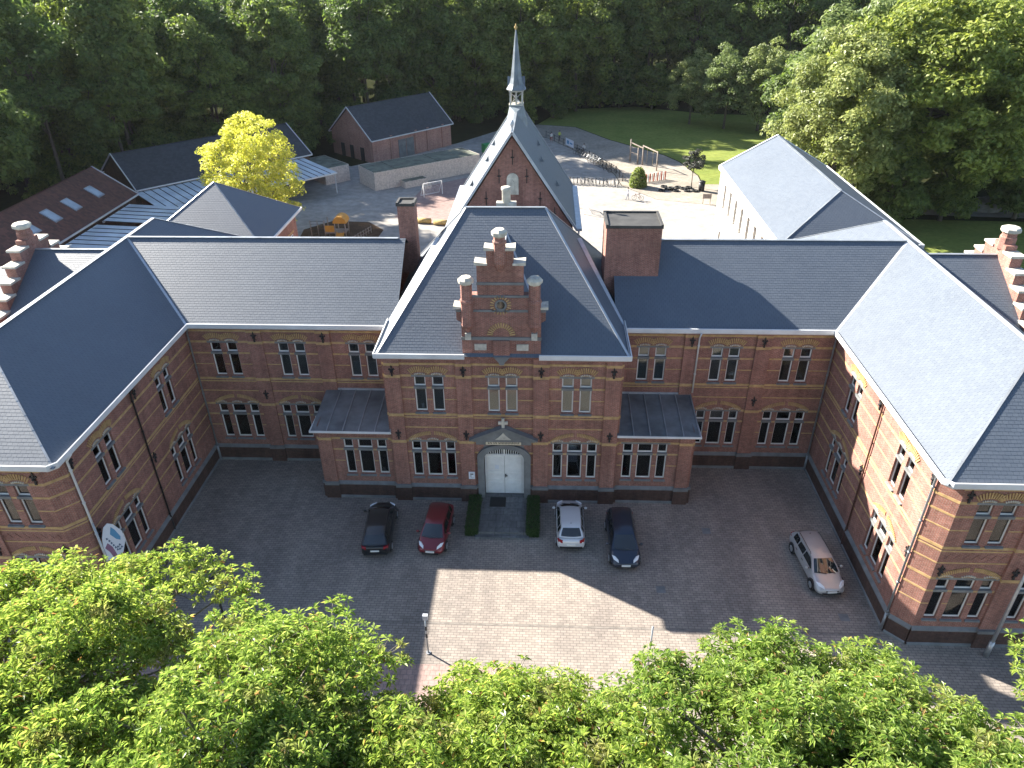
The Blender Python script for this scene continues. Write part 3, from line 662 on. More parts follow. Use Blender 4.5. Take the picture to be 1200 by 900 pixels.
# ------------------------------------------------------------------ stepped gables
def gable(root, tr, big=True, z0=10.95):
    """Stepped gable in local (x, y, z); tr maps local to world. Facing -y."""
    def bld(mb, name, mats, smooth=False):
        mb.v = [tr(p) for p in mb.v]; return mb.build(name, mats, root, smooth)
    T = .62
    body = MB(); out = [(-2.3, z0), (2.3, z0), (2.3, 13.35), (2.56, 13.5), (2.56, 14.2), (2.02, 14.2), (2.02, 15.0), (1.30, 15.0), (1.30, 16.85), (.74, 16.85), (.74, 17.7), (.28, 17.7), (-.28, 17.7), (-.74, 17.7), (-.74, 16.85), (-1.30, 16.85), (-1.30, 15.0), (-2.02, 15.0), (-2.02, 14.2), (-2.56, 14.2), (-2.56, 13.5), (-2.3, 13.35)]
    body.prism(out, lambda p, s: (p[0], (-.2, T - .2)[s], p[1])); bld(body, 'gable_wall', 'brick')
    for a, b, z in ((-2.70, -2.06, 14.2), (2.06, 2.70, 14.2), (-1.42, -.70, 16.85), (.70, 1.42, 16.85), (-.86, -.26, 17.7), (.26, .86, 17.7)):
        m = MB(); m.prism([(a, z + .01), (b, z + .01), (b, z + .12), (a if a < 0 else b, z + .20), (a, z + .12)], lambda p, s: (p[0], (-.30, T - .12)[s], p[1])); bld(m, 'coping_stone', 'pale_stone')
    for x in (-1.92, 1.92):                                 # corner turrets
        m = MB(); m.lathe([(.10, 12.75), (.22, 13.05), (.36, 13.2), (.36, 14.6), (.40, 14.65), (.40, 14.78), (.33, 14.9), (.33, 15.75)], 8, (x, -.25)); t = bld(m, 'turret', 'brick')
        m = MB(); m.lathe([(.34, 15.76), (.44, 15.86), (.45, 16.04), (.30, 16.18)], 8, (x, -.25)); bld(m, 'turret_cap', 'pale_stone').parent = t
        m = MB(); m.box(x - .17, x + .17, -.40, -.2, 12.3, 12.72); bld(m, 'stone_plaque', 'pale_stone')
    m = MB(); m.lathe([(.12, 16.5), (.26, 16.8), (.34, 17.0), (.34, 18.1), (.38, 18.16), (.38, 18.26), (.32, 18.34), (.32, 18.5)], 8, (0, -.2)); t = bld(m, 'turret', 'brick')
    m = MB(); m.lathe([(.33, 18.51), (.43, 18.6), (.44, 18.78), (.28, 18.92)], 8, (0, -.2)); bld(m, 'turret_cap', 'pale_stone').parent = t
    m = MB()
    for a, b, z0_, z1_ in ((-2.33, 2.33, 12.22, 12.42), (-2.58, 2.58, 14.02, 14.16), (-2.0, 2.0, 14.92, 15.06), (-1.33, 1.33, 15.68, 15.84)): m.box(a, b, -.245, -.15, z0_, z1_)
    bld(m, 'stone_band', 'stone')
    if not big: return
    m = MB()
    for i in range(20):
        t = 2 * math.pi * i / 20; d = (math.cos(t), 0, math.sin(t)); m.obox((d[0] * .5, -.215, 14.45 + d[2] * .5), (d, (0, 1, 0), (-d[2], 0, d[0])), .11, .03, .032)
    for i in range(15):
        t = math.pi * (i + .5) / 15; d = (math.cos(t), 0, math.sin(t)); m.obox((d[0] * .66, -.215, 12.52 + d[2] * .66), (d, (0, 1, 0), (-d[2], 0, d[0])), .16, .03, .036)
    bld(m, 'sunburst_brick', 'yellow')
    m = MB(); n = 20
    for r0, r1, y in ((.24, .34, -.25),):
        vs = [(r * math.cos(2 * math.pi * k / n), yy, 14.45 + r * math.sin(2 * math.pi * k / n)) for k in range(n) for r, yy in ((r0, y), (r1, y), (r1, -.19), (r0, -.19))]
        fs = []
        for k in range(n):
            a, b = 4 * k, 4 * ((k + 1) % n); fs += [(a + i, a + (i + 1) % 4, b + (i + 1) % 4, b + i) for i in range(4)]
        m.add(vs, fs)
    bld(m, 'oculus_ring', 'stone')
    m = MB(); m.add([(.24 * math.cos(2 * math.pi * k / n), -.212, 14.45 + .24 * math.sin(2 * math.pi * k / n)) for k in range(n)], [tuple(range(n))]); bld(m, 'oculus_glass', 'car_glass')
    for a, b in ((-1.58, -.88), (.88, 1.58)):
        m = MB(); m.box(a, b, -.25, -.18, 11.55, 11.95); bld(m, 'stone_plaque', 'pale_stone')
    m = MB(); m.box(-.48, .48, -.30, -.15, 11.15, 12.2); bld(m, 'centre_pier', 'brick')
    m = MB(); m.prism([(-.5, 11.14), (.5, 11.14), (.2, 10.8), (.12, 10.6), (-.12, 10.6), (-.2, 10.8)], lambda p, s: (p[0], (-.34, -.1)[s], p[1])); bld(m, 'corbel', 'stone')
gable(SCH, lambda p: (p[0], p[1], p[2]))
# the little saddle roof that ties the entrance gable to the main roof
for sx in (-1, 1):
    slate_slope('saddle_roof', [(sx * 1.9, .40, 13.3), (sx * 1.9, 2.25, 13.3), (0, 6.1, 16.4), (0, .40, 16.4)], SCH)
cap(SCH, (0, .42, 16.4), (0, 6.1, 16.4), .14, .06, 'lead')
MB().bar((.05, 6.1, 16.45), (1.95, 2.2, 13.32), .12, .03).build('valley_flashing', 'lead', SCH)
# cross wings with their own stepped gables
for sx in (-1, 1):
    gx = 34.0 if sx < 0 else 33.05; ry, rz_, ez = 10.4, 13.55, 10.3; hw = 5.4
    slate_slope('roof_slope', [(sx * 27.5, ry - hw, ez), (sx * gx, ry - hw, ez), (sx * gx, ry, rz_), (sx * 27.5, ry, rz_)], SCH)
    slate_slope('roof_slope', [(sx * 27.5, ry + hw, ez), (sx * gx, ry + hw, ez), (sx * gx, ry, rz_), (sx * 27.5, ry, rz_)], SCH)
    cap(SCH, (sx * 27.5, ry, rz_), (sx * gx, ry, rz_), .24, .08, 'zinc')
    MB().box(min(sx * 31.8, sx * gx), max(sx * 31.8, sx * gx), ry - hw + .3, ry + hw - .3, 0, ez + .1).build('wall', 'brick', SCH)
    m = MB(); steps = [(5.6, 9.2), (5.6, 10.7), (4.5, 10.7), (4.5, 11.5), (3.55, 11.5), (3.55, 12.3), (2.6, 12.3), (2.6, 13.1), (1.65, 13.1), (1.65, 13.9), (.7, 13.9), (.7, 14.4)]
    outl = [(-a, b) for a, b in steps] + [(a, b) for a, b in steps[::-1]]
    m.prism([(-5.6, 0)] + outl + [(5.6, 0)], lambda p, s: (sx * (gx - .05 + .75 * s), ry + p[0], p[1])); m.build('gable_wall', 'brick', SCH)
    for a, z in ((5.05, 10.7), (4.02, 11.5), (3.07, 12.3), (2.12, 13.1), (1.17, 13.9)):
        for k in (-1, 1):
            xa, xb = sorted((sx * (gx - .14), sx * (gx + .84))); MB().box(xa, xb, ry + k * a - .55, ry + k * a + .55, z + .01, z + .16).build('coping_stone', 'pale_stone', SCH)
    t = MB().lathe([(.30, 13.7), (.52, 14.0), (.52, 14.8), (.46, 14.9), (.46, 15.1)], 8, (sx * (gx + .33), ry)).build('turret', 'brick', SCH)
    MB().lathe([(.48, 15.11), (.62, 15.2), (.62, 15.4), (.5, 15.48)], 8, (sx * (gx + .33), ry)).build('turret_cap', 'pale_stone', t)
# lower outbuilding beyond the left gable
ob = thing('brick_annex', 'low brick annex with dark tiled roof at the left picture edge beyond the stepped gable', 'annex')
MB().box(-44, -35.2, 5.5, 15.5, 0, 9.0).build('wall', 'brick', ob)
slate_slope('roof_slope', [(-44.3, 5.2, 9.0), (-34.8, 5.2, 9.0), (-34.8, 10.4, 12.2), (-44.3, 10.4, 12.2)], ob); slate_slope('roof_slope', [(-34.8, 15.6, 9.0), (-44.3, 15.6, 9.0), (-44.3, 10.4, 12.2), (-34.8, 10.4, 12.2)], ob)
MB().box(-44.4, -34.8, 5.0, 5.2, 8.85, 9.05).build('gutter', 'gutter_white', ob)
for x in (-42.5, -40.5, -38.5): MB().box(x - .5, x + .5, 5.44, 5.5, 5.9, 8.0).build('window', 'white', ob); 
for x in (-42.5, -40.5, -38.5): MB().box(x - .42, x + .42, 5.42, 5.438, 6.0, 7.9).build('pane', 'car_glass', ob)

# chimneys
def chimney(x0, x1, y0, y1, zb, zt, topm='dark_roof', cap_=True):
    ch = MB().box(x0, x1, y0, y1, zb, zt).build('chimney', 'brick', SCH)
    m = MB().box(x0 - .06, x1 + .06, y0 - .06, y1 + .06, zt + .002, zt + .16)
    m.box(x0 - .06, x0 + .10, y0 - .06, y1 + .06, zt + .162, zt + .26).box(x1 - .10, x1 + .06, y0 - .06, y1 + .06, zt + .162, zt + .26).box(x0 + .10, x1 - .10, y1 - .10, y1 + .06, zt + .162, zt + .26).box(x0 + .1, x1 - .1, y0 - .06, y0 + .1, zt + .162, zt + .2)
    m.build('chimney_top', topm, ch); return ch
chimney(6.35, 9.85, 7.0, 9.7, 11.5, 16.45)
chimney(-7.6, -6.45, 10.4, 11.5, 12, 16.75)
p = MB().lathe([(.28, 16.2), (.28, 18.2), (.33, 18.24), (.33, 18.42), (.24, 18.46)], 12, (-.1, 9.2)).build('chimney_pot', 'pale_stone', SCH, True)
MB().box(-.75, .55, 8.95, 9.45, 15.5, 17.45).build('chimney', 'pale_stone', SCH)

# ------------------------------------------------------------------ entrance
ST = MB()
for sx in (-1, 1):
    xa, xb = sorted((sx * 1.30, sx * 1.72)); ST.box(xa, xb, -.16, .45, .3, 3.55)
n = 14
pts_o = [(1.74 * math.cos(math.pi * i / n), 3.55 + 1.10 * math.sin(math.pi * i / n)) for i in range(n + 1)]; pts_i = [(1.28 * math.cos(math.pi * i / n), 3.55 + .78 * math.sin(math.pi * i / n)) for i in range(n + 1)]
for i in range(n):
    ST.prism([pts_o[i], pts_o[i + 1], pts_i[i + 1], pts_i[i]], lambda p, s: (p[0], (-.18, .42)[s], p[1]))
    ST.prism([pts_i[i], pts_i[i + 1], (pts_i[i + 1][0], 4.5), (pts_i[i][0], 4.5)], lambda p, s: (p[0], (-.004, .40)[s], p[1]))
ST.build('door_surround', 'stone', SCH)
PD = MB().prism([(-2.0, 5.02), (2.0, 5.02), (2.0, 5.16), (0, 6.0), (-2.0, 5.16)], lambda p, s: (p[0], (-.36, -.05)[s], p[1])).box(-1.75, 1.75, -.22, -.02, 4.70, 5.0)
pd = PD.build('pediment', 'stone', SCH)
for s in (-1, 1): MB().bar((s * 2.15, -.22, 5.12), (0, -.22, 6.08), .44, .11).build('pediment_slab', 'stone', pd)
MB().prism([(-.5, 5.22), (.5, 5.22), (.2, 5.5), (0, 5.75), (-.2, 5.5)], lambda p, s: (p[0], (-.40, -.34)[s], p[1])).build('relief', 'pale_stone', pd)
cr = MB().box(-.09, .09, -.36, -.22, 6.06, 6.78).box(-.30, -.092, -.355, -.225, 6.36, 6.54).box(.092, .30, -.355, -.225, 6.36, 6.54).build('stone_cross', 'pale_stone', pd)
sg = MB().box(-1.12, 1.12, -.27, -.224, 4.74, 5.04).build('sign_board', 'sign_cream', SCH)
lt = MB(); x = -.98                                   # faded, too small to read: dark strokes of lettering
for k, w_ in enumerate((.09, .05, .09, 0, .07, .05, .08, 0, .11, .08, .07, .08, .07, .09, .06, .07, .08, .09, .07, .06, .08, .07)):
    if w_:
        lt.box(x, x + w_ * .4, -.276, -.271, 4.82, 4.96 + .02 * (k % 3)); lt.box(x + w_ * .4, x + w_ * .9, -.276, -.271, 4.82 + .05 * (k % 2), 4.86 + .05 * (k % 2))
    x += (w_ or .05) + .018
lt.build('lettering', 'iron', sg)
dr = MB()
for sx in (-1, 1):
    xa, xb = sorted((sx * .012, sx * 1.27)); dr.box(xa, xb, .30, .36, .36, 3.48)
    x0, x1 = sorted((sx * .16, sx * 1.12))
    for z0, z1 in ((.55, 1.25), (1.45, 2.05), (2.2, 3.3)):
        dr.box(x0, x1, .272, .298, z0, z0 + .06); dr.box(x0, x1, .272, .298, z1 - .06, z1); dr.box(x0, x0 + .06, .27, .298, z0 + .06, z1 - .06); dr.box(x1 - .06, x1, .27, .298, z0 + .06, z1 - .06)
dr.box(-1.27, 1.27, .26, .38, 3.485, 3.60)
door = dr.build('door', 'white', SCH)
MB().box(.05, .10, .20, .29, 1.75, 2.0).box(.05, .2, .20, .23, 1.86, 1.9).build('door_handle', 'iron', door)
MB().box(-.62, -.36, .262, .268, 2.4, 2.72).build('notice', 'canvas_white', door)
MB().add([(-1.26, .34, 3.6), (1.26, .34, 3.6), (1.26, .34, 4.3), (-1.26, .34, 4.3)], [(0, 1, 2, 3)]).build('fanlight_pane', 'car_glass', door)
fb = MB()
for i in range(-8, 9):
    x = i * .145; h = .78 * math.sqrt(max(0, 1 - (x / 1.28) ** 2))
    if h > .08: fb.box(x - (.05 if i == 0 else .022), x + (.05 if i == 0 else .022), .27, .31, 3.6, 3.55 + h)
fb.build('fanlight_bars', 'white', door)
MB().box(-2.32, -1.92, -.20, -.14, 1.9, 2.45).build('notice_board', 'canvas_white', SCH)
MB().box(-2.22, -2.02, -.206, -.201, 2.26, 2.34).box(-2.22, -2.14, -.206, -.201, 2.12, 2.18).box(-2.22, -1.99, -.206, -.201, 1.98, 2.0).build('notice_print', 'iron', SCH)
pt = MB().box(-1.52, 1.52, -3.45, .4, -.02, .30).box(-1.7, 1.7, -3.8, -3.455, -.02, .15).build('entrance_path', 'flag'); pt['kind'] = 'structure'
tag(MB().box(-.95, .1, -1.05, -.1, .30, .325).build('doormat', 'rubber'), 'dark rectangular doormat in front of the white entrance doors', 'doormat')

# window stickers and posters seen behind the panes
def poster(x, y, z, w, h, mat, label, cat='poster', rz=0.0):
    return tag(MB().box(-w / 2, w / 2, -.003, .003, 0, h).build('poster', mat, None, False, (x, y, z), rz), label, cat)
poster(18.55, YB + .185, 2.10, .62, .36, 'paper_yellow', 'yellow rectangular poster low in the ground floor window right of the courtyard')
poster(19.85, YB + .185, 2.05, .48, .75, 'paper_blue', 'blue poster in the right light of the same ground floor window as the yellow poster')
poster(-15.25, YB + .185, 2.2, .4, 1.0, 'paper_blue', 'pale blue patterned sheet in the ground floor window left of the left annex')
poster(-5.0, .185, 7.2, .16, .34, 'canvas_white', 'small white sheet low in the upper window left of the stepped gable')
def cut_letters(word, x, z, s, label):
    """hand-cut paper characters stuck one above the other inside an annex window"""
    t = thing('window_lettering', label, 'lettering', (x, .12 + .182, z))
    glyph = {'J': [(0, 0, .6, .2), (.4, .2, .6, 1)], 'O': [(0, 0, .2, 1), (.45, 0, .65, 1), (.2, 0, .45, .2), (.2, .8, .45, 1)], 'E': [(0, 0, .2, 1), (.2, 0, .6, .2), (.2, .4, .5, .6), (.2, .8, .6, 1)], 'H': [(0, 0, .2, 1), (.45, 0, .65, 1), (.2, .4, .45, .6)],
             'A': [(0, 0, .2, .9), (.45, 0, .65, .9), (.2, .4, .45, .58), (.1, .82, .55, 1)], 'P': [(0, 0, .2, 1), (.2, .8, .6, 1), (.2, .4, .6, .55), (.45, .55, .62, .8)], 'U': [(0, 0, .2, 1), (.45, 0, .65, 1), (.2, 0, .45, .2)], 'T': [(.2, 0, .42, .8), (0, .8, .65, 1)], 'I': [(.2, 0, .42, 1)]}
    zz = 0
    for chx in word:
        m = MB()
        for a, b, c_, d in glyph[chx]: m.box(a * s, c_ * s, -.003, .003, b * s + zz, d * s + zz)
        m.build('paper_letter', 'paper', t); zz -= s * 1.25
    return t
cut_letters('UP', -10.22, 2.95, .26, 'two pale blue paper characters in the left light of the left annex window')
cut_letters('TIAPU', -9.28, 3.45, .27, 'column of pale blue paper characters in the middle light of the left annex window')
cut_letters('IHE', -8.10, 3.3, .25, 'three pale blue paper characters in the right light of the left annex window')

# ------------------------------------------------------------------ chapel behind the entrance block
CHP = thing('chapel', 'steep slate roofed brick chapel with pointed gable and slender spire behind the entrance block', 'chapel')
cx, y0, y1, hw, ze, zr = 0.12, 13.4, 24.6, 4.6, 14.1, 20.9
sl = (zr - ze) / hw
MB().prism([(cx - hw + .25, 0), (cx + hw - .25, 0), (cx + hw - .25, ze), (cx, zr - .30), (cx - hw + .25, ze)], lambda p, s: (p[0], (y0 + .25, y1 - .2)[s], p[1])).build('wall', 'brick', CHP)
for sx in (-1, 1):
    slate_slope('roof_slope', [(cx + sx * hw, y0, ze), (cx + sx * hw, y1, ze), (cx, y1, zr), (cx, y0, zr)], CHP, exp=.22, wid=.3)
    MB().bar((cx + sx * (hw + .04), y0 - .03, ze - .02), (cx, y0 - .03, zr + .05), .22, .16).build('verge', 'lead', CHP)
    MB().bar((cx + sx * (hw + .04), y1, ze - .02), (cx, y1, zr + .05), .16, .14).build('verge', 'zinc', CHP)
    MB().box(*sorted((cx + sx * hw, cx + sx * (hw + .42))), y0 + .3, y1, ze - .22, ze - .02).build('gutter', 'lead', CHP)
    pipe(CHP, cx + sx * (hw + .2), y0 + .5, .1, ze - .7, 'lead', .07)
    for yy, t in ((17.2, .42), (17.0, .68), (20.4, .36)):       # small ventilation dormers
        x = cx + sx * hw * t; z = zr - sl * hw * t
        MB().add([(x, yy - .22, z), (x, yy + .22, z), (x + sx * .24, yy + .22, z + .02), (x + sx * .24, yy - .22, z + .02), (x, yy, z + .42), (x + sx * .3, yy, z + .05)], [(0, 3, 4), (1, 4, 2), (3, 2, 4), (2, 3, 5)]).build('vent_dormer', 'zinc_old', CHP)
cap(CHP, (cx, y0, zr), (cx, y1, zr), .2, .1, 'zinc')
MB().lathe([(.10, 20.9), (.05, 21.2), (.16, 21.45), (.13, 21.6), (.03, 21.75)], 8, (cx, y0 + .1)).build('finial', 'lead', CHP)
nb = MB().box(cx - .42, cx + .42, y0 + .18, y0 + .252, 16.6, 17.7); nb.prism([(cx + .42 * math.cos(math.pi * i / 8), 17.7 + .42 * math.sin(math.pi * i / 8)) for i in range(9)], lambda p, s: (p[0], y0 + .18 + .07 * s, p[1])); nb.build('niche', 'pale_stone', CHP)
MB().prism([(cx - .16, 16.7), (cx + .16, 16.7), (cx + .1, 17.3), (cx + .1, 17.5), (cx, 17.68), (cx - .1, 17.5), (cx - .1, 17.3)], lambda p, s: (p[0], y0 + .08 + .09 * s, p[1])).build('statue', 'pale_stone', CHP)
for x, z in ((-.95, 17.9), (1.0, 17.9), (-1.9, 16.3), (1.95, 16.3), (-3.0, 15.2), (3.0, 15.2), (0, 19.2)):
    MB().box(cx + x - .03, cx + x + .03, y0 + .2, y0 + .25, z - .5, z + .5).box(cx + x - .12, cx + x - .032, y0 + .2, y0 + .248, z - .04, z + .04).box(cx + x + .032, cx + x + .12, y0 + .2, y0 + .248, z - .04, z + .04).build('wall_anchor', 'iron', CHP)
sy = 21.6
Q = lambda z: zr + .28 + (z - .35) * .78                     # heights of the spire stages above the ridge
MB().add([(cx - .85, sy - .85, zr - 1.25), (cx + .85, sy - .85, zr - 1.25), (cx + .85, sy + .85, zr - 1.25), (cx - .85, sy + .85, zr - 1.25), (cx - .52, sy - .52, Q(.35)), (cx + .52, sy - .52, Q(.35)), (cx + .52, sy + .52, Q(.35)), (cx - .52, sy + .52, Q(.35)), (cx, sy - 1.7, zr + .03)],
    [(0, 4, 8), (8, 4, 5), (1, 8, 5), (1, 2, 6, 5), (2, 3, 7, 6), (3, 0, 4, 7), (4, 5, 6, 7)]).build('spire_base', 'spire_slate', CHP)
bs = MB().box(cx - .56, cx + .56, sy - .56, sy + .56, Q(.36), Q(.5)).box(cx - .56, cx + .56, sy - .56, sy + .56, Q(1.65), Q(1.8))
for a in (-1, 0, 1):
    for b in (-1, 0, 1):
        if (a, b) != (0, 0): bs.box(cx + a * .45 - .06, cx + a * .45 + .06, sy + b * .45 - .06, sy + b * .45 + .06, Q(.5), Q(1.65))
bs.bar((cx - .45, sy - .47, Q(.55)), (cx, sy - .47, Q(1.1)), .05).bar((cx + .45, sy - .47, Q(.55)), (cx, sy - .47, Q(1.1)), .05)
bs.bar((cx - .45, sy - .47, Q(1.6)), (cx, sy - .47, Q(1.1)), .05).bar((cx + .45, sy - .47, Q(1.6)), (cx, sy - .47, Q(1.1)), .05)
bs.build('belfry', 'pale_stone', CHP)
MB().lathe([(.06, Q(1.5)), (.12, Q(1.4)), (.2, Q(1.0)), (.28, Q(.85))], 10, (cx, sy)).build('bell', 'iron', CHP, True)
MB().lathe([(.76, Q(1.8)), (.80, Q(1.86)), (.56, Q(2.35)), (.44, Q(2.9)), (.28, Q(4.6)), (.16, Q(6.0)), (.05, Q(7.1))], 8, (cx, sy), ph=math.pi / 8).build('spire', 'spire_slate', CHP)
for k in range(4):
    a = k * math.pi / 2 - math.pi / 2; dx, dy = math.cos(a), math.sin(a); tx, ty = -dy, dx; r0, z0 = .66, Q(2.0)
    MB().add([(cx + dx * r0 + tx * .25, sy + dy * r0 + ty * .25, z0), (cx + dx * r0 - tx * .25, sy + dy * r0 - ty * .25, z0), (cx + dx * r0, sy + dy * r0, z0 + .8), (cx + dx * .3, sy + dy * .3, z0 + .75)], [(0, 1, 2), (0, 2, 3), (1, 3, 2)]).build('spire_gablet', 'spire_slate', CHP)
MB().lathe([(.05, Q(7.0)), (.05, Q(7.15)), (.14, Q(7.3)), (.05, Q(7.45)), (.03, Q(7.6))], 8, (cx, sy)).build('spire_finial', 'tan', CHP, True)

# ------------------------------------------------------------------ rear buildings
def simple_wins(root, pts, rz, w, h):
    for x, y, z in pts:
        o = MB().box(-w / 2, w / 2, -.03, .05, 0, h).build('window', 'white', root, False, (x, y, z), rz)
        MB().box(-w / 2 + .07, -.03, -.036, -.031, .07, h - .07).build('pane', 'car_glass', o); MB().box(.03, w / 2 - .07, -.036, -.031, .07, h - .07).build('pane', 'car_glass', o)
RB = thing('rear_wing_building', 'long rear building with pale sunlit brick side and slate roof behind the right courtyard wing', 'building')
X0, X1, Y0, Y1, E_, G_ = 21.15, 32.4, 18.75, 42.6, 11.0, 14.15; xm = (X0 + X1) / 2
fr = make_facade(RB, X0 + .35, Y1, -math.pi / 2, Y1 - Y0, E_)
fr['holes'] += [(y, y + 1.0, z, z + 2.6) for y in (2.0, 4.6, 7.2, 9.8, 12.4, 15, 17.6, 20.2) for z in (2.0, 7.0)]
finish_facade(fr, wallm='white_brick', bands=[(6.3, 6.45, .02), (9.7, 9.85, .02), (10.6, 10.8, .03)])
for y in (2.0, 4.6, 7.2, 9.8, 12.4, 15, 17.6, 20.2):
    for z in (2.0, 7.0):
        o = MB().box(-.5, .5, .28, .33, 0, 2.6).build('window', 'white', RB, False, (X0 + .35, Y1 - y - .5, z), -math.pi / 2)
        for a, b in ((-.42, -.04), (.04, .42)): MB().box(a, b, .27, .279, .1, 2.5).build('pane', 'car_glass', o)
MB().prism([(X0 + .36, 0), (X1 - .35, 0), (X1 - .35, E_), (xm, G_ - .2), (X0 + .36, E_)], lambda p, s: (p[0], (Y1 - .3, Y1 - .02)[s], p[1])).build('wall', 'brick', RB)
MB().box(X1 - .6, X1 - .35, Y0 + .3, Y1 - .31, 0, E_).build('wall', 'brick', RB); MB().box(X0 + .9, X1 - .61, Y0 + .3, Y0 + .6, 0, E_).build('wall', 'brick', RB)
slate_slope('roof_slope', [(X0, Y0, E_), (X0, Y1, E_), (xm, Y1, G_), (xm, 23.1, G_)], RB); slate_slope('roof_slope', [(X1, Y0, E_), (X1, Y1, E_), (xm, Y1, G_), (xm, 23.1, G_)], RB); slate_slope('roof_slope', [(X1, Y0, E_), (X0, Y0, E_), (xm, 23.1, G_)], RB)
MB().box(X0 - .1, X0 + .34, Y0, Y1, E_ - .3, E_ + .08).build('gutter', 'gutter_white', RB); MB().box(X1 - .34, X1 + .1, Y0, Y1, E_ - .3, E_ + .08).build('gutter', 'gutter_white', RB)
for a in (X0, X1): MB().bar((a, Y1 + .05, E_), (xm, Y1 + .05, G_ + .06), .2, .14).build('verge', 'gutter_white', RB)
cap(RB, (xm, 23.1, G_), (xm, Y1, G_), .22, .08, 'zinc'); cap(RB, (xm, 23.1, G_), (X1, Y0, E_), .14, .06, 'lead', 'hip_cap'); cap(RB, (xm, 23.1, G_), (X0, Y0, E_), .1, .05, 'zinc', 'hip_cap')
pipe(RB, X0 + .22, Y1 - .2, .1, E_ - .7, 'gutter_white')

PB = thing('pavilion_building', 'square brick pavilion with pyramid slate roof behind the left courtyard wing', 'building')
px, py, ph_ = -26.9, 25.6, 5.5
MB().box(px - 5, px + 5, py - 5, py + 5, 0, 9.9).build('wall', 'brick', PB)
cn = [(px - ph_, py - ph_, 10), (px + ph_, py - ph_, 10), (px + ph_, py + ph_, 10), (px - ph_, py + ph_, 10)]
for i in range(4): slate_slope('roof_slope', [cn[i], cn[(i + 1) % 4], (px, py, 14.05)], PB); cap(PB, cn[i], (px, py, 14.05), .12, .05, 'zinc', 'hip_cap', .012)
MB().sweep([(-.1, 9.75), (.12, 9.8), (.12, 10.02), (-.1, 10.0)], [(q[0], q[1]) for q in cn], True).build('gutter', 'gutter_white', PB)
simple_wins(PB, [(px + 5.0, py + d, z) for d in (-3, 0, 3) for z in (5.6, 1.5)], math.pi / 2, 1.1, 2.4)
for d in (-3, 0, 3): MB().box(px + 4.96, px + 5.03, py + d - .9, py + d + .9, 8.1, 8.3).build('string_course', 'yellow', PB)

def loc2(o, d):                  # local frame on a rotated plan: (along, across, z)
    n_ = (-d[1], d[0]); return lambda a, b, z: (o[0] + d[0] * a + n_[0] * b, o[1] + d[1] * a + n_[1] * b, z)
def barn(name, label, o, d, L, Wd, ze, zr, wallm, roofm, over=.35, exp=.25, wid=.3):
    b = thing(name, label, 'building'); f = loc2(o, d); nm = []
    m = MB()
    m.add([f(0, 0, 0), f(L, 0, 0), f(L, 0, ze), f(0, 0, ze), f(0, Wd, 0), f(L, Wd, 0), f(L, Wd, ze), f(0, Wd, ze), f(0, Wd / 2, zr - .1), f(L, Wd / 2, zr - .1)],
          [(0, 1, 2, 3), (5, 4, 7, 6), (0, 3, 8, 7, 4), (1, 5, 6, 9, 2)]); m.build('wall', wallm, b)
    s = (zr - ze) / (Wd / 2); zo = ze - s * over
    for A, B in ((-over, Wd / 2), (Wd + over, Wd / 2)):
        slate_slope('roof_slope', [f(-over, A, zo), f(L + over, A, zo), f(L + over, B, zr), f(-over, B, zr)], b, roofm, exp, wid)
        for a in (-over - .03, L + over + .03): MB().bar(f(a, A, zo + .02), f(a, B, zr + .04), .12, .16).build('verge', 'gutter_white', b)
        MB().bar(f(-over, A, zo - .02), f(L + over, A, zo - .02), .16, .16).build('gutter', 'gutter_white', b)
    cap(b, f(-over, Wd / 2, zr), f(L + over, Wd / 2, zr), .25, .1, 'zinc' if roofm == 'slate' else roofm)
    return b, f
b, f = barn('garage_building', 'brick garage with slate saddle roof and green doors at the wood edge', (-26.4, 85.6), (.66, .751), 17.5, 11.6, 4.0, 8.4, 'brick_pale', 'slate_shade', exp=.3, wid=.4)
for a in (5.4, 7.15): MB().obox(f(a + .8, -.03, 1.5), ((.66, .751, 0), (-.751, .66, 0), (0, 0, 1)), .8, .05, 1.5).build('door', 'stone', b)
for a in (3.9, 9.3, 12.0, 15.5): MB().obox(f(a, -.06, 2), ((.66, .751, 0), (-.751, .66, 0), (0, 0, 1)), .25, .1, 2).build('pilaster', 'brick_pale', b)
for c_ in (3.0, 6.0, 8.6): MB().obox(f(-.03, c_, 1.1), ((-.751, .66, 0), (.66, .751, 0), (0, 0, 1)), .5, .05, 1.1).build('door', 'car_trim', b)
b, f = barn('tiled_outbuilding', 'outbuilding with brown red tiled roof and four skylights at the left edge', (-51.2, 19.5), (0, 1), 35.0, 9.6, 4.3, 7.6, 'brick_dark', 'tile_red', exp=.36, wid=.32)
s_ = (7.6 - 4.3) / 4.8
for y in (36.5, 40.6, 44.7, 49.8):
    t0, t1 = 1.6, 2.9
    P = lambda t, yy, e: (-51.2 - t, yy, 4.3 + s_ * t + e)
    k = MB().add([P(t0 - .15, y - .72, .10), P(t0 - .15, y + .72, .10), P(t1 + .15, y + .72, .10), P(t1 + .15, y - .72, .10), P(t0 - .15, y - .72, -.02), P(t0 - .15, y + .72, -.02), P(t1 + .15, y + .72, -.02), P(t1 + .15, y - .72, -.02)], [(0, 1, 2, 3), (0, 4, 5, 1), (1, 5, 6, 2), (2, 6, 7, 3), (3, 7, 4, 0)]).build('skylight', 'zinc', b)
    MB().add([P(t0, y - .55, .115), P(t0, y + .55, .115), P(t1, y + .55, .115), P(t1, y - .55, .115)], [(0, 1, 2, 3)]).build('pane', 'sky_glass', k)
dd = (.69, .724)
b, f = barn('dark_roofed_hall', 'low brick hall with shade-darkened slate roof and white verge behind the yellow tree', (-52.3, 57.6), dd, 26.0, 13.0, 4.0, 7.5, 'brick_dark', 'slate_shade', exp=.3, wid=.4)

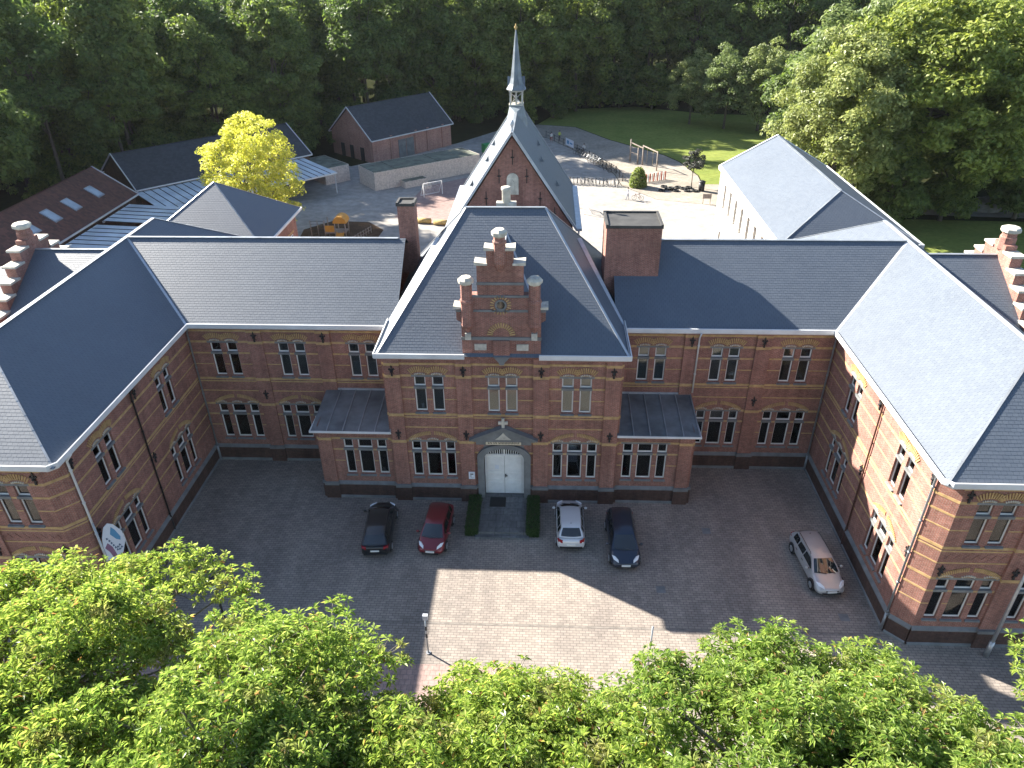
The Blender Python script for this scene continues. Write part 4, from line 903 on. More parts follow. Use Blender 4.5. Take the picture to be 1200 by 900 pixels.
# glazed canopies in the rear yard
def canopy(name, label, o, d, L, Wd, z0, z1, n, posts):
    c_ = thing(name, label, 'canopy'); f = loc2(o, d)
    for i in range(n):
        a0, a1 = L * i / n + .05, L * (i + 1) / n - .05
        MB().add([f(a0, 0, z0), f(a1, 0, z0), f(a1, Wd, z1), f(a0, Wd, z1), f(a0, 0, z0 - .03), f(a1, 0, z0 - .03), f(a1, Wd, z1 - .03), f(a0, Wd, z1 - .03)], [(0, 1, 2, 3), (7, 6, 5, 4), (0, 4, 5, 1), (2, 6, 7, 3)]).build('roof_sheet', 'poly_roof', c_)
        MB().bar(f(L * i / n, 0, z0 + .03), f(L * i / n, Wd, z1 + .03), .06, .06).build('glazing_bar', 'car_trim', c_)
    for b_, z in ((0, z0), (Wd, z1)): MB().bar(f(0, b_, z - .1), f(L, b_, z - .1), .15, .2).build('gutter', 'gutter_white', c_)
    for a, b_ in posts: MB().bar(f(a, b_, 0), f(a, b_, z0 - .1), .12, .12).build('post', 'gutter_white', c_)
    return c_
canopy('glass_canopy', 'pale glazed canopy along the front of the dark roofed hall', (-45.8, 50.6), dd, 25.5, 9.6, 3.1, 3.55, 24, [(25.2, .2), (12, .2), (0.3, .2)])
canopy('glass_canopy', 'pale glazed canopy between the tiled outbuilding and the pavilion, cut by two dark slots', (-33.2, 20.0), (0, 1), 13.5, 17.0, 3.2, 3.9, 11, [(.2, .2), (13.3, .2)])
canopy('glass_canopy', 'strip of pale glazed canopy between the two dark slots beside the tiled outbuilding', (-33.2, 34.6), (0, 1), 8.8, 17.0, 3.2, 3.9, 7, [(.2, .2), (8.6, .2)])
canopy('glass_canopy', 'far strip of pale glazed canopy next to the dark roofed hall corner', (-36.2, 44.6), (0, 1), 6.6, 14.0, 3.2, 3.9, 5, [(.2, .2)])

# timber stores with felt roofs in front of the garage
def store(label, o, d, L, Wd, h, n, name='timber_store'):
    t = thing(name, label, 'shed'); f = loc2(o, d); N = int(L / .19)
    ax = ((d[0], d[1], 0), (-d[1], d[0], 0), (0, 0, 1))
    pm = None
    m = MB()
    for i in range(N):
        a = (i + .5) * L / N; m.obox(f(a, random.uniform(-.015, .015), h / 2), ax, L / N / 2 - .006, .02, h / 2 + random.uniform(-.02, .02)); m.obox(f(a, Wd, h / 2), ax, L / N / 2 - .006, .02, h / 2)
    for i in range(int(Wd / .19)):
        bb = (i + .5) * .19
        for a in (0, L): m.obox(f(a, bb, h / 2), (ax[1], ax[0], ax[2]), .088, .02, h / 2)
    m.build('cladding', 'timber', t)['kind'] = 'stuff'
    for i in range(n):
        MB().obox(f(L * (i + .5) / n, Wd / 2, h - .08 + .03 * (i % 2)), ax, L / n / 2 - .04, Wd / 2 - .06, .05).build('roof_panel', 'felt', t)
    return t
store('long timber clad store with mossy felt roof in front of the garage', (-23.0, 70.1), (.80, .60), 18.5, 5.6, 2.7, 5)
store('short timber clad bin store beside the garage gable', (-28.2, 75.9), (-.69, .724), 7.6, 4.2, 2.5, 2)
store('small timber planter box against the long timber store', (-18.7, 71.4), (.80, .60), 3.8, 1.6, 1.0, 1, 'planter_box')

# ------------------------------------------------------------------ cars
def ring_body(st, n=9):
    """loft of half-sections mirrored; st: (y, w_low, w_mid, w_belt, z_low, z_mid, z_belt, z_top)"""
    m = MB(); rings = []
    for (y, wl, wm, wb, zl, zm, zb_, zt) in st:
        half = [(0, zl), (wl * .8, zl), (wl, zl + .08), (wm, zm), (wb, zb_), (wb * .80, zb_ + (zt - zb_) * .72), (wb * .42, zt - .008), (0, zt)]
        rings.append([(x, y, z) for x, z in half] + [(-x, y, z) for x, z in half[-2:0:-1]])
    k = len(rings[0]); vs = [p for r in rings for p in r]
    fs = [(i * k + j, i * k + (j + 1) % k, (i + 1) * k + (j + 1) % k, (i + 1) * k + j) for i in range(len(rings) - 1) for j in range(k)]
    fs += [tuple(range(k))[::-1], tuple(range((len(rings) - 1) * k, len(rings) * k))]
    return m.add(vs, fs)
def car(name, label, paintm, loc, rz, Lh=2.15, w=.88, H=1.48, hood=1.35, ws=.62, rr=-1.45, rb=-1.92, belt=.95, tail=1.0, hoodz=.86, rails=False, dark_roof=None):
    """front is +y locally. ws: y of windscreen top; hood: y of windscreen base; rr: y of roof rear; rb: y of rear window base"""
    c_ = thing(name, label, 'car', loc, rz, 'cars parked in the courtyard')
    st = [(-Lh, w * .80, w * .84, w * .80, .34, .55, .78, .84), (-Lh + .10, w * .90, w * .95, w * .90, .26, .55, .86, tail - .03), (-Lh + .45, w * .95, w, w * .95, .22, .55, belt, tail), (rb + .3 if rb + .3 > -Lh + .6 else -Lh + .8, w * .96, w, w * .95, .20, .55, belt, belt + .06), (0, w * .96, w, w * .95, .20, .55, belt, belt + .05),
          (hood - .15, w * .96, w, w * .94, .20, .55, belt - .02, belt + .04), (hood + .15, w * .96, w, w * .92, .20, .55, hoodz, hoodz + .07), (Lh - .45, w * .94, w * .98, w * .86, .22, .52, hoodz - .10, hoodz - .02), (Lh - .14, w * .86, w * .90, w * .74, .24, .50, hoodz - .22, hoodz - .14), (Lh, w * .66, w * .70, w * .58, .30, .48, hoodz - .32, hoodz - .27)]
    body = ring_body(st).build('body', paintm, c_, True); sub = body.modifiers.new('s', 'SUBSURF'); sub.levels = 2; sub.render_levels = 2
    wb_, wt = w * .90, w * .66; zb_ = belt + .01; fr_ = MB()
    A, B, C_, D = (hood, zb_ - .03), (ws, H - .05), (rr, H - .04), (rb, zb_ + (tail - belt))
    def sec(y, z, wd, dome=0, nn=6): return [(wd * (2 * i / nn - 1), y + 0, z + dome * (1 - (2 * i / nn - 1) ** 2)) for i in range(nn + 1)]
    rows = [sec(A[0], A[1], wb_), sec((A[0] + B[0]) / 2, (A[1] + B[1]) / 2 + .02, (wb_ + wt) / 2 + .01, .02), sec(B[0], B[1], wt, .035), sec((2 * B[0] + C_[0]) / 3, H - .005, wt + .015, .045), sec((B[0] + 2 * C_[0]) / 3, H - .005, wt + .015, .045), sec(C_[0], C_[1], wt - .02, .035), sec((C_[0] + D[0]) / 2, (C_[1] + D[1]) / 2 + .03, (wb_ + wt) / 2 - .02, .02), sec(D[0], D[1], wb_ - .06)]
    for r in rows: r[0] = (r[0][0], r[0][1], r[0][2]); r[-1] = (r[-1][0], r[-1][1], r[-1][2])
    # windscreen curves forward, rear window backward at the centre
    bow = [.14, .10, .05, 0, 0, -.04, -.08, -.10]
    rows = [[(x, y + bow[i] * (1 - (x / max(.01, abs(r[0][0]))) ** 2), z) for x, y, z in r] for i, r in enumerate(rows)]
    k = 7; vs = [p for r in rows for p in r]; fs = [(i * k + j, i * k + j + 1, (i + 1) * k + j + 1, (i + 1) * k + j) for i in range(7) for j in range(6)]
    base = len(vs); sk = [(r[0][0] * (1.0 if i in (0, 7) else 1.02), r[0][1], zb_ - .06) for i, r in enumerate(rows)]
    for s in (0, 6):
        pts = [rows[i][s] for i in range(8)]; bot = [((wb_ + .02) * (1 if s else -1), p[1], zb_ - .08) for p in pts]
        o0 = len(vs); vs += pts + bot; fs += [(o0 + i, o0 + i + 1, o0 + 8 + i + 1, o0 + 8 + i) for i in range(7)]
    MB().add(vs, fs).build('cabin', dark_roof or paintm, c_, True)
    def glass_strip(i0, i1, j0, j1, off, nm):
        g = MB(); q = []
        for i in np.linspace(i0, i1, 5):
            a = int(min(6, math.floor(i))); t = i - a
            for j in np.linspace(j0, j1, 7):
                b = int(min(5, math.floor(j))); u_ = j - b
                P = [Vector(rows[a][b]).lerp(Vector(rows[a][b + 1]), u_), Vector(rows[a + 1][b]).lerp(Vector(rows[a + 1][b + 1]), u_)]
                q.append(P[0].lerp(P[1], t) + Vector(off))
        g.add(q, [(i * 7 + j, i * 7 + j + 1, (i + 1) * 7 + j + 1, (i + 1) * 7 + j) for i in range(4) for j in range(6)]); return g.build(nm, 'car_glass', c_, True)
    glass_strip(.12, 1.90, .35, 5.65, (0, .012, .010), 'windscreen'); glass_strip(5.15, 6.75, .45, 5.55, (0, -.012, .010), 'rear_window')
    for s in (-1, 1):
        ys = [A[0] - .28, B[0] - .05, B[0] - .55, (B[0] + C_[0]) / 2 - .1, C_[0] + .15]
        def sp(y, t):
            # top edge height at y following the cabin side
            zt_ = np.interp(y, [D[0], C_[0], B[0], A[0]], [D[1], C_[1], B[1], A[1]]) - .05; ww = np.interp(y, [D[0], C_[0], B[0], A[0]], [wb_ - .06, wt - .02, wt, wb_])
            z = zb_ + .03 + (zt_ - zb_ - .03) * t; x = (wb_ + .02) + (ww - wb_ - .02) * ((z - zb_ + .08) / max(.05, zt_ + .05 - zb_ + .08)); return (s * (x + .035), y, z)
        cuts = [(A[0] - .30, B[0] - .62), (B[0] - .70, B[0] - 1.45), (B[0] - 1.53, C_[0] - .02)]
        for ya, yb_ in cuts:
            if ya - yb_ < .15: continue
            qs = []
            for y in np.linspace(ya, yb_, 5): qs += [sp(y, 0), sp(y, .94)]
            MB().add(qs, [(2 * i, 2 * i + 1, 2 * i + 3, 2 * i + 2) for i in range(4)]).build('side_window', 'car_glass', c_, True)
        for y in (B[0] - .50, B[0] - 1.35): MB().box(*sorted((s * (w * .985), s * (w * 1.005))), y - .1, y + .1, belt - .17, belt - .13).build('door_handle', 'car_trim', c_)
        mr = MB().lathe([(.02, -.06), (.10, -.04), (.11, .04), (.03, .09)], 8).build('mirror', paintm, c_, True, (s * (w + .12), A[0] - .38, belt + .07)); mr.scale = (1.0, .7, 1.1)
        MB().bar((s * (w - .05), A[0] - .40, belt + .03), (s * (w + .08), A[0] - .38, belt + .05), .05).build('mirror_arm', 'car_trim', c_)
        hl = MB(); q = [(w * .48, Lh - .085, hoodz - .20), (w * .80, Lh - .30, hoodz - .12), (w * .90, Lh - .55, hoodz - .02), (w * .70, Lh - .42, hoodz + .005), (w * .50, Lh - .20, hoodz - .08)]
        hl.add([(s * x, y + .02, z + .002) for x, y, z in q] + [(s * x * .97, y - .08, z - .06) for x, y, z in q], [(0, 1, 2, 3, 4), (0, 5, 6, 1), (1, 6, 7, 2), (2, 7, 8, 3), (3, 8, 9, 4), (4, 9, 5, 0)]).build('headlight', 'lamp_clear', c_)
        tl = MB(); q = [(w * .58, -Lh - .0, tail - .22), (w * .86, -Lh + .13, tail - .24), (w * .93, -Lh + .32, tail - .10), (w * .84, -Lh + .10, tail - .04), (w * .60, -Lh + .02, tail - .08)]
        tl.add([(s * x * 1.02, y - .02, z) for x, y, z in q] + [(s * x * .95, y + .08, z) for x, y, z in q], [(0, 1, 2, 3, 4), (0, 5, 6, 1), (1, 6, 7, 2), (2, 7, 8, 3), (3, 8, 9, 4), (4, 9, 5, 0)]).build('tail_light', 'lamp_red', c_)
        for y in (Lh - .82, -Lh + .80):
            ar = MB().tube([(s * (w * .80), y, .33), (s * (w + .006), y, .33)], .385, 20).build('wheel_arch', 'car_trim', c_, False)
            wh = MB().tube([(s * (w - .20), y, .315), (s * (w - .19), y, .315), (s * (w + .015), y, .315), (s * (w + .022), y, .315)], [.28, .315, .315, .28], 20).build('wheel', 'rubber', c_, True)
            rm = MB().tube([(s * (w + .018), y, .315), (s * (w + .030), y, .315)], [.21, .19], 16)
            for q in range(5):
                t = 2 * math.pi * q / 5; rm.bar((s * (w + .034), y, .315), (s * (w + .034), y + .19 * math.cos(t), .315 + .19 * math.sin(t)), .03, .05, (1, 0, 0), 0)
            rm.build('rim', 'rim', wh)
        if rails: MB().tube([(s * (wt - .02), B[0] - .25, H - .02), (s * (wt - .02), B[0] - .35, H + .05), (s * (wt - .02), C_[0] + .2, H + .05), (s * (wt - .02), C_[0] + .1, H - .02)], .018, 6).build('roof_rail', 'car_trim', c_)
    MB().box(-w * .40, w * .40, Lh - .10, Lh - .015, hoodz - .37, hoodz - .29).build('grille', 'car_trim', c_); MB().box(-w * .6, w * .6, Lh - .1, Lh + .0, .30, .42).build('bumper_intake', 'car_trim', c_)
    MB().box(-.26, .26, Lh - .06, Lh + .03, .44, .55).build('number_plate', 'plate', c_); MB().box(-.26, .26, -Lh - .025, -Lh + .08, .60, .71).build('number_plate', 'plate', c_)
    MB().box(-w * .78, w * .78, -Lh - .012, -Lh + .2, .36, .50).build('rear_bumper_trim', 'car_trim', c_)
    MB().bar((-.5, hood + .10, belt + .03), (.05, hood - .02, belt + .10), .025).build('wiper', 'car_trim', c_); MB().bar((.05, hood + .13, belt + .03), (.55, hood + .0, belt + .09), .025).build('wiper', 'car_trim', c_)
    MB().lathe([(.018, H), (.012, H + .12)], 6, (0, rr + .25)).build('aerial', 'car_trim', c_)
    return c_
PI = math.pi
car('parked_car', 'black estate car parked nose to the wall, second window left of the entrance', 'car_black', (-7.72, -3.45, 0), R(4), Lh=2.28, w=.90, H=1.46, rr=-1.62, rb=-2.12, tail=1.0, rails=True)
car('parked_car', 'dark red hatchback parked facing out just left of the entrance path', 'car_red', (-4.12, -3.55, 0), PI + R(-4), Lh=1.98, w=.86, H=1.47, hood=1.18, ws=.42, rr=-1.42, rb=-1.82, tail=1.0)
car('parked_car', 'silver white hatchback parked nose in just right of the entrance path', 'car_silver', (4.27, -2.72, 0), R(0.5), Lh=2.1, w=.89, H=1.46, hood=1.25, ws=.5, rr=-1.35, rb=-1.82, tail=1.02)
car('parked_car', 'navy blue estate car facing out, right of the silver car', 'car_navy', (7.45, -4.05, 0), PI + R(1), Lh=2.25, w=.90, H=1.52, hood=1.35, ws=.55, rr=-1.78, rb=-2.1, tail=1.0, rails=True)
car('parked_car', 'champagne grey estate car parked alone beside the right courtyard wing', 'car_grey', (18.7, -5.7, 0), PI + R(5), Lh=2.27, w=.90, H=1.44, hood=1.2, ws=.42, rr=-1.7, rb=-2.1, tail=1.0, rails=True)

# ------------------------------------------------------------------ vegetation
def unit(n, r):
    v = r.normal(size=(n, 3)); return v / np.linalg.norm(v, axis=1, keepdims=True)
def leaf_cards(P, N, size, r, asp=0.55, fold=0.18):
    """diamond leaf clumps: P centres, N facing, two triangles folded along the midrib"""
    n = len(P); t = np.cross(N, unit(n, r)); t /= np.linalg.norm(t, axis=1, keepdims=True) + 1e-9; b = np.cross(N, t); s = size[:, None]
    V = np.stack([P - t * s, P + b * s * asp + N * s * fold, P + t * s, P - b * s * asp + N * s * fold], 1).reshape(-1, 3)
    k = np.arange(n)[:, None] * 4; F = np.concatenate([k + np.array([[0, 1, 2]]), k + np.array([[0, 2, 3]])], 1).reshape(-1, 3)
    return V, F
def crown_data(name, seed, rx, rz, zc, n_cl, per, cl_r, size, mat, low=-.75, flat=.8, shape=0.0, lumpy=.22):
    r = np.random.default_rng(seed); d = unit(n_cl * 3, r); d = d[d[:, 2] > low][:n_cl]
    lump = 1 + lumpy * np.sin(d[:, 0] * 3.1 + seed) * np.cos(d[:, 1] * 2.7 + seed * 2) + r.uniform(-.16, .10, len(d))
    rad = np.where(r.random(len(d)) < .72, 1.0, r.uniform(.45, .85, len(d))) * lump
    taper = 1 - shape * np.clip(d[:, 2], 0, 1)
    cc = np.stack([d[:, 0] * rx * rad * taper, d[:, 1] * rx * rad * taper, zc + d[:, 2] * rz * rad], 1)
    cr = cl_r * r.uniform(.65, 1.3, len(cc)); Ps, Ns, Ss = [], [], []
    for c_, q, dd_ in zip(cc, cr, d):
        u = unit(per, r); u[:, 2] = np.abs(u[:, 2]) * np.where(r.random(per) < .8, 1, -.6)
        w = u + dd_ * .35; p = c_ + u * q * r.uniform(.55, 1.05, (per, 1)) * np.array([1, 1, flat])
        nn = u * .8 + unit(per, r) * .75 + np.array([0, 0, .45]); Ps.append(p); Ns.append(nn / np.linalg.norm(nn, axis=1, keepdims=True)); Ss.append(size * r.uniform(.6, 1.35, per))
    V, F = leaf_cards(np.concatenate(Ps), np.concatenate(Ns), np.concatenate(Ss), r)
    return np_mesh(name, V, F, mat), cc
def trunk_mesh(seed, h, r0, cc, mat='bark', nl=14, lean=.03):
    r = random.Random(seed); m = MB(); top = Vector((r.uniform(-1, 1) * lean * h, r.uniform(-1, 1) * lean * h, h))
    m.tube([(0, 0, -.3), (0, 0, .4), top * .45, top], [r0 * 1.35, r0, r0 * .75, r0 * .3], 8)
    idx = list(range(len(cc))); r.shuffle(idx)
    for i in idx[:nl]:
        e = Vector(cc[i]); s = top * r.uniform(.4, .95); mid = s.lerp(e, .5) + Vector((0, 0, (e - s).length * .12)); m.tube([s, mid, e], [r0 * .38, r0 * .24, r0 * .07], 5)
    return m.mesh('trunk', mat, True)
KINDS = {}
def kind(key, seed, h, rx, rz, n_cl, per, cl_r, size, mat, bark='bark', r0=.32, **kw):
    zc = h - rz; me, cc = crown_data('crown', seed, rx, rz, zc, n_cl, per, cl_r, size, mat, **kw); KINDS[key] = (me, trunk_mesh(seed, zc + rz * .35, r0, cc, bark))
kind('f1', 1, 24, 6.4, 9.5, 120, 150, 1.75, .33, 'leaf_forest'); kind('f2', 2, 26, 5.6, 11.0, 120, 150, 1.6, .33, 'leaf_forest', shape=.25); kind('f3', 3, 22, 7.2, 8.0, 125, 150, 1.8, .33, 'leaf_forest'); kind('f4', 4, 28, 6.0, 11.5, 125, 150, 1.7, .33, 'leaf_forest', shape=.15)
kind('u1', 5, 9, 4.2, 4.2, 60, 100, 1.3, .34, 'leaf_forest', low=-.95); kind('u2', 6, 6.5, 3.2, 3.1, 45, 100, 1.1, .30, 'leaf_forest', low=-.95)
kind('big', 7, 24, 9.0, 10.5, 250, 230, 1.7, .27, 'leaf_bright', r0=.6); kind('big2', 8, 22, 7.5, 9.5, 220, 210, 1.6, .27, 'leaf_bright', r0=.5)
kind('silver', 9, 13.5, 4.2, 6.0, 120, 160, 1.1, .20, 'leaf_silver', r0=.25); kind('silver2', 10, 19, 6.5, 8.6, 220, 210, 1.35, .21, 'leaf_silver', r0=.4)
kind('gold', 13, 14.6, 5.0, 6.2, 330, 95, .78, .14, 'leaf_yellow', r0=.25, low=-.85, lumpy=.17); kind('young', 12, 5.2, 1.5, 1.5, 34, 60, .5, .14, 'leaf_purple', r0=.07, low=-.6)
def tree(name, key, x, y, label, group=None, s=1.0, rz=None, sz=None):
    me, tk = KINDS[key]; rz = random.uniform(0, 6.28) if rz is None else rz
    t = thing(name, label, 'tree', (x, y, 0), rz, group); t.scale = (s, s, sz or s)
    link('crown', me, t); link('trunk', tk, t); return t

# dense wood closing the view
G = 'trees of the wood behind the school'
lab = 'tall dark green tree in the dense wood closing the view behind the school'
spots = []
r = random.Random(21)
def wood_edge(x):        # nearest row of the wood for a given x
    return float(np.interp(x, [-115, -78, -62, -48, -34, -18, 0, 12, 26, 40, 62, 90, 120], [62, 70, 76, 86, 100, 116, 124, 132, 136, 136, 126, 120, 112]))
for row, (dy, step) in enumerate(((0, 9.5), (8.5, 10), (18, 11), (29, 12), (42, 13.5), (58, 15))):
    x = -118 - row * 9 + r.uniform(0, 5)
    while x < 118 + row * 9:
        y = wood_edge(x) + dy + r.uniform(-2.5, 2.5); spots.append((x, y, row)); x += step * r.uniform(.8, 1.2)
ADJ = dict(f1='rounded', f2='tapering', f3='broad low', f4='very tall')
ROW = ['front row', 'second row', 'third row', 'fourth row', 'fifth row', 'hindmost row']
def sector(x):
    for lim, nm in ((-95, 'past the left picture edge'), (-70, 'at the upper left corner'), (-52, 'above the tiled outbuilding'), (-38, 'behind the dark roofed hall'), (-25, 'behind the garage gable'), (-12, 'behind the garage roof'), (-3, 'left of the chapel spire'), (6, 'behind the chapel spire'), (17, 'right of the chapel spire'), (30, 'at the near end of the lawn'), (46, 'behind the silvery trees'), (66, 'behind the bright right trees'), (90, 'at the upper right corner')):
        if x < lim: return nm
    return 'beyond the right picture edge'
for x, y, row in spots:
    kd = r.choice(['f1', 'f2', 'f3', 'f4'])
    tree('wood_tree', kd, x, y, ADJ[kd] + ' wood tree, ' + ROW[row] + ' ' + sector(x), G, s=r.uniform(.88, 1.15) * (1.0 + .02 * row), rz=r.uniform(0, 6.28))
for x in np.arange(-112, 116, 6.0):                       # understorey along the edge
    y = wood_edge(x) - 3.5 + r.uniform(-2, 2)
    if -32 < x < -12 or 2 < x < 20: y += 4
    tree('understorey_tree', r.choice(['u1', 'u2']), x + r.uniform(-2, 2), y, 'low tree at the wood foot ' + sector(x), 'understorey along the wood edge', s=r.uniform(.7, 1.1), rz=r.uniform(0, 6.28))
for x in np.arange(-100, 110, 5.0):                       # undergrowth deeper in the wood
    for dy in (5.0, 13.0):
        tree('understorey_tree', r.choice(['u1', 'u2']), x + r.uniform(-2, 2), wood_edge(x) + dy + r.uniform(-2, 2), 'undergrowth tree ' + ('inside' if dy < 9 else 'deep in') + ' the wood ' + sector(x), 'understorey inside the wood', s=r.uniform(.7, 1.05), rz=r.uniform(0, 6.28))
for i, (x, y, s) in enumerate(((-64, 44, .98), (-72, 56, 1.05), (-66, 63, .95), (-80, 42, 1.0), (-86, 58, 1.1), (-60, 70, .9), (-76, 30, .95))):
    tree('wood_tree', ('f3', 'f1', 'f4')[i % 3], x, y, 'tall tree behind the tiled outbuilding, ' + ['nearest to its skylights', 'left of the upper roof end', 'touching the far roof end', 'far left middle', 'far left rear', 'between it and the dark hall', 'lowest at the left picture edge'][i], 'trees behind the tiled outbuilding', s, i * 1.3)
for i, (kd, x, y) in enumerate((('f3', -47, 127), ('u1', -43, 112), ('u1', -46, 119), ('u1', -49, 134), ('u1', -41, 122), ('f1', -53, 146))):
    tree('wood_tree' if kd[0] == 'f' else 'understorey_tree', kd, x, y, ('broad tree closing the gap left of the garage gable', 'shrubby tree nearest the garage gable', 'second shrubby tree behind the garage gable', 'hindmost shrubby tree left of the garage gable', 'shrubby tree behind the garage ridge end', 'rounded tree farthest back left of the garage gable')[i], G if kd[0] == 'f' else 'understorey inside the wood', s=1.05, rz=i * 1.1)
tree('tall_tree', 'big', 50, 60, 'broad bright green tree, largest right of the rear building roof', s=1.16, rz=.4, sz=1.08)
tree('tall_tree', 'silver2', 39.5, 59, 'pale silvery green tree left of the largest right tree, touching the rear roof', s=1.12, rz=1.0, sz=1.12)
tree('tall_tree', 'big2', 61, 66, 'tall bright green tree on the right behind the largest tree', s=1.25, rz=2.0, sz=1.15)
tree('tall_tree', 'big2', 76, 56, 'bright green tree reaching into the picture at the upper right edge', s=1.0, rz=3.3)
tree('tall_tree', 'silver2', 44.5, 68, 'tall pale green tree between the silvery tree and the largest right tree', s=1.25, rz=2.6, sz=1.25)
tree('tall_tree', 'big', 56, 76, 'bright crown filling the gap behind the largest right tree', s=1.05, rz=5.2, sz=1.05)
tree('tall_tree', 'f3', 42, 76, 'dark tree behind the pale silvery tree on the right', s=.9, rz=1.9)
tree('tall_tree', 'f2', 68, 84, 'dark tall tree at the upper right behind the bright trees', s=1.0, rz=1.2)
tree('low_tree', 'u1', 46, 55.5, 'low dark tree hanging over the garden path under the pale silvery tree', s=.95, rz=.7)
tree('low_tree', 'u1', 54, 57.5, 'low dark tree at the foot of the largest right tree', s=.9, rz=2.7)
tree('low_tree', 'u1', 64, 58.5, 'low dark tree next to the grey boulder', s=.85, rz=4.1)
for i, (x, y, s) in enumerate(((37, 112, 1.0), (43, 110, 1.08), (31, 116, .9), (48, 106, .95))):
    tree('silver_tree', 'silver', x, y, ('slender silvery tree at the far lawn edge, left of the pair', 'tallest of the silvery trees at the far lawn edge', 'darker slim tree left of the silvery trees at the far lawn edge', 'silvery tree of the far lawn edge nearest the bright right trees')[i], s=s, rz=i * 2.1)
tree('golden_tree', 'gold', -32.2, 47.5, 'golden yellow tree rising in front of the glazed canopy', s=1.0, rz=.5)
tree('young_tree', 'young', 24.3, 72.6, 'small round dark leaved young tree on the sand beside the tyres', rz=.3)
for i, (x, y, s) in enumerate(((44, 58, .5), (56, 61, .55), (70, 63, .6), (36, 66, .6))):
    tree('shrub', 'u2', x, y, ('dark shrub under the pale silvery right tree', 'dark shrub between the right trees and the garden path', 'dark shrub near the boulder at the garden path', 'dark shrub behind the far gable of the rear building')[i], s=s, rz=i)

# street trees in the foreground: rosettes of long leaves at the branch tips
def street_tree(label, x, y, seed, top, rx, boughs, n_ros=26, extra=()):
    r = np.random.default_rng(seed); t = thing('street_tree', label, 'tree', (x, y, 0), 0, 'street trees in front of the school')
    zc = top - 2.7; d = unit(boughs * 4, r); d = d[d[:, 2] > -.2][:boughs]
    rad = r.uniform(.66, 1.12, len(d)); rad[r.random(len(d)) < .35] *= .6
    cc = np.stack([d[:, 0] * rx * rad, d[:, 1] * rx * rad, zc + d[:, 2] * 2.5 * rad + r.uniform(-.5, .6, len(d))], 1)
    if len(extra): cc = np.concatenate([cc, np.array(extra) - np.array([x, y, 0])]); d = np.concatenate([d, np.tile([[0, 0.3, .95]], (len(extra), 1))])
    k = int(boughs * .75); q = np.sqrt(r.random(k)) * 1.02; an = r.uniform(0, 6.283, k)      # flat-topped upper storey of boughs
    cc = np.concatenate([cc, np.stack([np.cos(an) * q * rx, np.sin(an) * q * rx, top - 1.0 - 1.7 * q ** 2 + r.uniform(-.5, .4, k)], 1)]); d = np.concatenate([d, np.stack([np.cos(an) * q * .5, np.sin(an) * q * .5, np.ones(k)], 1)])
    RP, RN = [], []
    for c_, dd_ in zip(cc, d):
        n = int(n_ros * 2.0 * r.uniform(.7, 1.3)); u = unit(n, r); u[:, 2] = np.abs(u[:, 2]) * .9 - .15
        p = c_ + u * r.uniform(.2, 1.15, (n, 1)) ** .7 * np.array([.92, .92, .72]); a = u * .6 + dd_ * .5 + np.array([0, 0, .75]) + unit(n, r) * .25
        RP.append(p); RN.append(a / np.linalg.norm(a, axis=1, keepdims=True))
    RP = np.concatenate(RP); RN = np.concatenate(RN); n = len(RP); K = 11
    t1 = np.cross(RN, unit(n, r)); t1 /= np.linalg.norm(t1, axis=1, keepdims=True); t2 = np.cross(RN, t1)
    ang = (np.arange(K)[None] * 2.4 + r.uniform(0, 6.28, (n, 1)) + r.uniform(-.3, .3, (n, K)))[..., None]
    ux = t1[:, None] * np.cos(ang) + t2[:, None] * np.sin(ang); up = RN[:, None]
    el = r.uniform(-.15, .75, (n, K, 1)); L = r.uniform(.13, .26, (n, K, 1)); dirv = ux * np.cos(el) + up * np.sin(el); side = np.cross(dirv, np.broadcast_to(up, dirv.shape)); side /= np.linalg.norm(side, axis=2, keepdims=True) + 1e-9
    nrm = np.cross(side, dirv); tw = r.uniform(-.6, .6, (n, K, 1)); side = side * np.cos(tw) + nrm * np.sin(tw); nrm = np.cross(side, dirv)
    b = RP[:, None] + dirv * .03; mid = b + dirv * L * .5 + nrm * .02; tip = b + dirv * L - up * L * r.uniform(.0, .35, (n, K, 1)); wd = L * r.uniform(.11, .165, (n, K, 1))
    V = np.stack([b + 0 * mid, mid + side * wd - nrm * .0, tip, mid - side * wd, ], 2).reshape(-1, 3)
    k = np.arange(n * K)[:, None] * 4; F = np.concatenate([k + np.array([[0, 1, 2]]), k + np.array([[0, 2, 3]])], 1).reshape(-1, 3)
    link('crown', np_mesh('crown', V, F, 'leaf_near'), t)
    m = MB(); m.tube([(0, 0, -.2), (0, 0, 1), (.1, .05, zc - 3.5), (.35, .3, zc - 2.2), (.3, .9, zc - .8)], [.34, .27, .20, .12, .05], 10)
    rr = random.Random(seed); off = 0
    for c_ in cc:
        e = Vector(c_); s = Vector((.1, .02, rr.uniform(zc - 3.4, zc))); mid = s.lerp(e, .55) + Vector((rr.uniform(-.3, .3), rr.uniform(-.3, .3), .25)); m.tube([s, mid, e], [.085, .05, .02], 5, cap=False)
    for i in range(0, n, 6):
        p = Vector(RP[i]); e = min((Vector(c_) for c_ in cc[:]), key=lambda q: (q - p).length_squared); m.tube([e, p], [.02, .009], 4, cap=False)
    m.build('trunk', 'bark_mid', t, True); return t
street_tree('leafy street tree filling the lower left corner, largest crown of the row', -13.4, -26.7, 31, 16.2, 5.9, 80, 32, [(-15.5, -20.9, 13.6), (-13.6, -20.6, 14.0), (-12.0, -20.2, 13.6), (-10.4, -20.0, 13.9), (-9.2, -20.1, 13.6), (-8.0, -20.6, 13.4), (-11.2, -20.9, 14.0), (-16.8, -20.9, 13.2), (-9.6, -21.2, 13.7), (-14.6, -21.8, 14.6), (-12.6, -22.0, 14.8), (-9.8, -22.6, 14.6), (-17.8, -21.6, 13.4)])
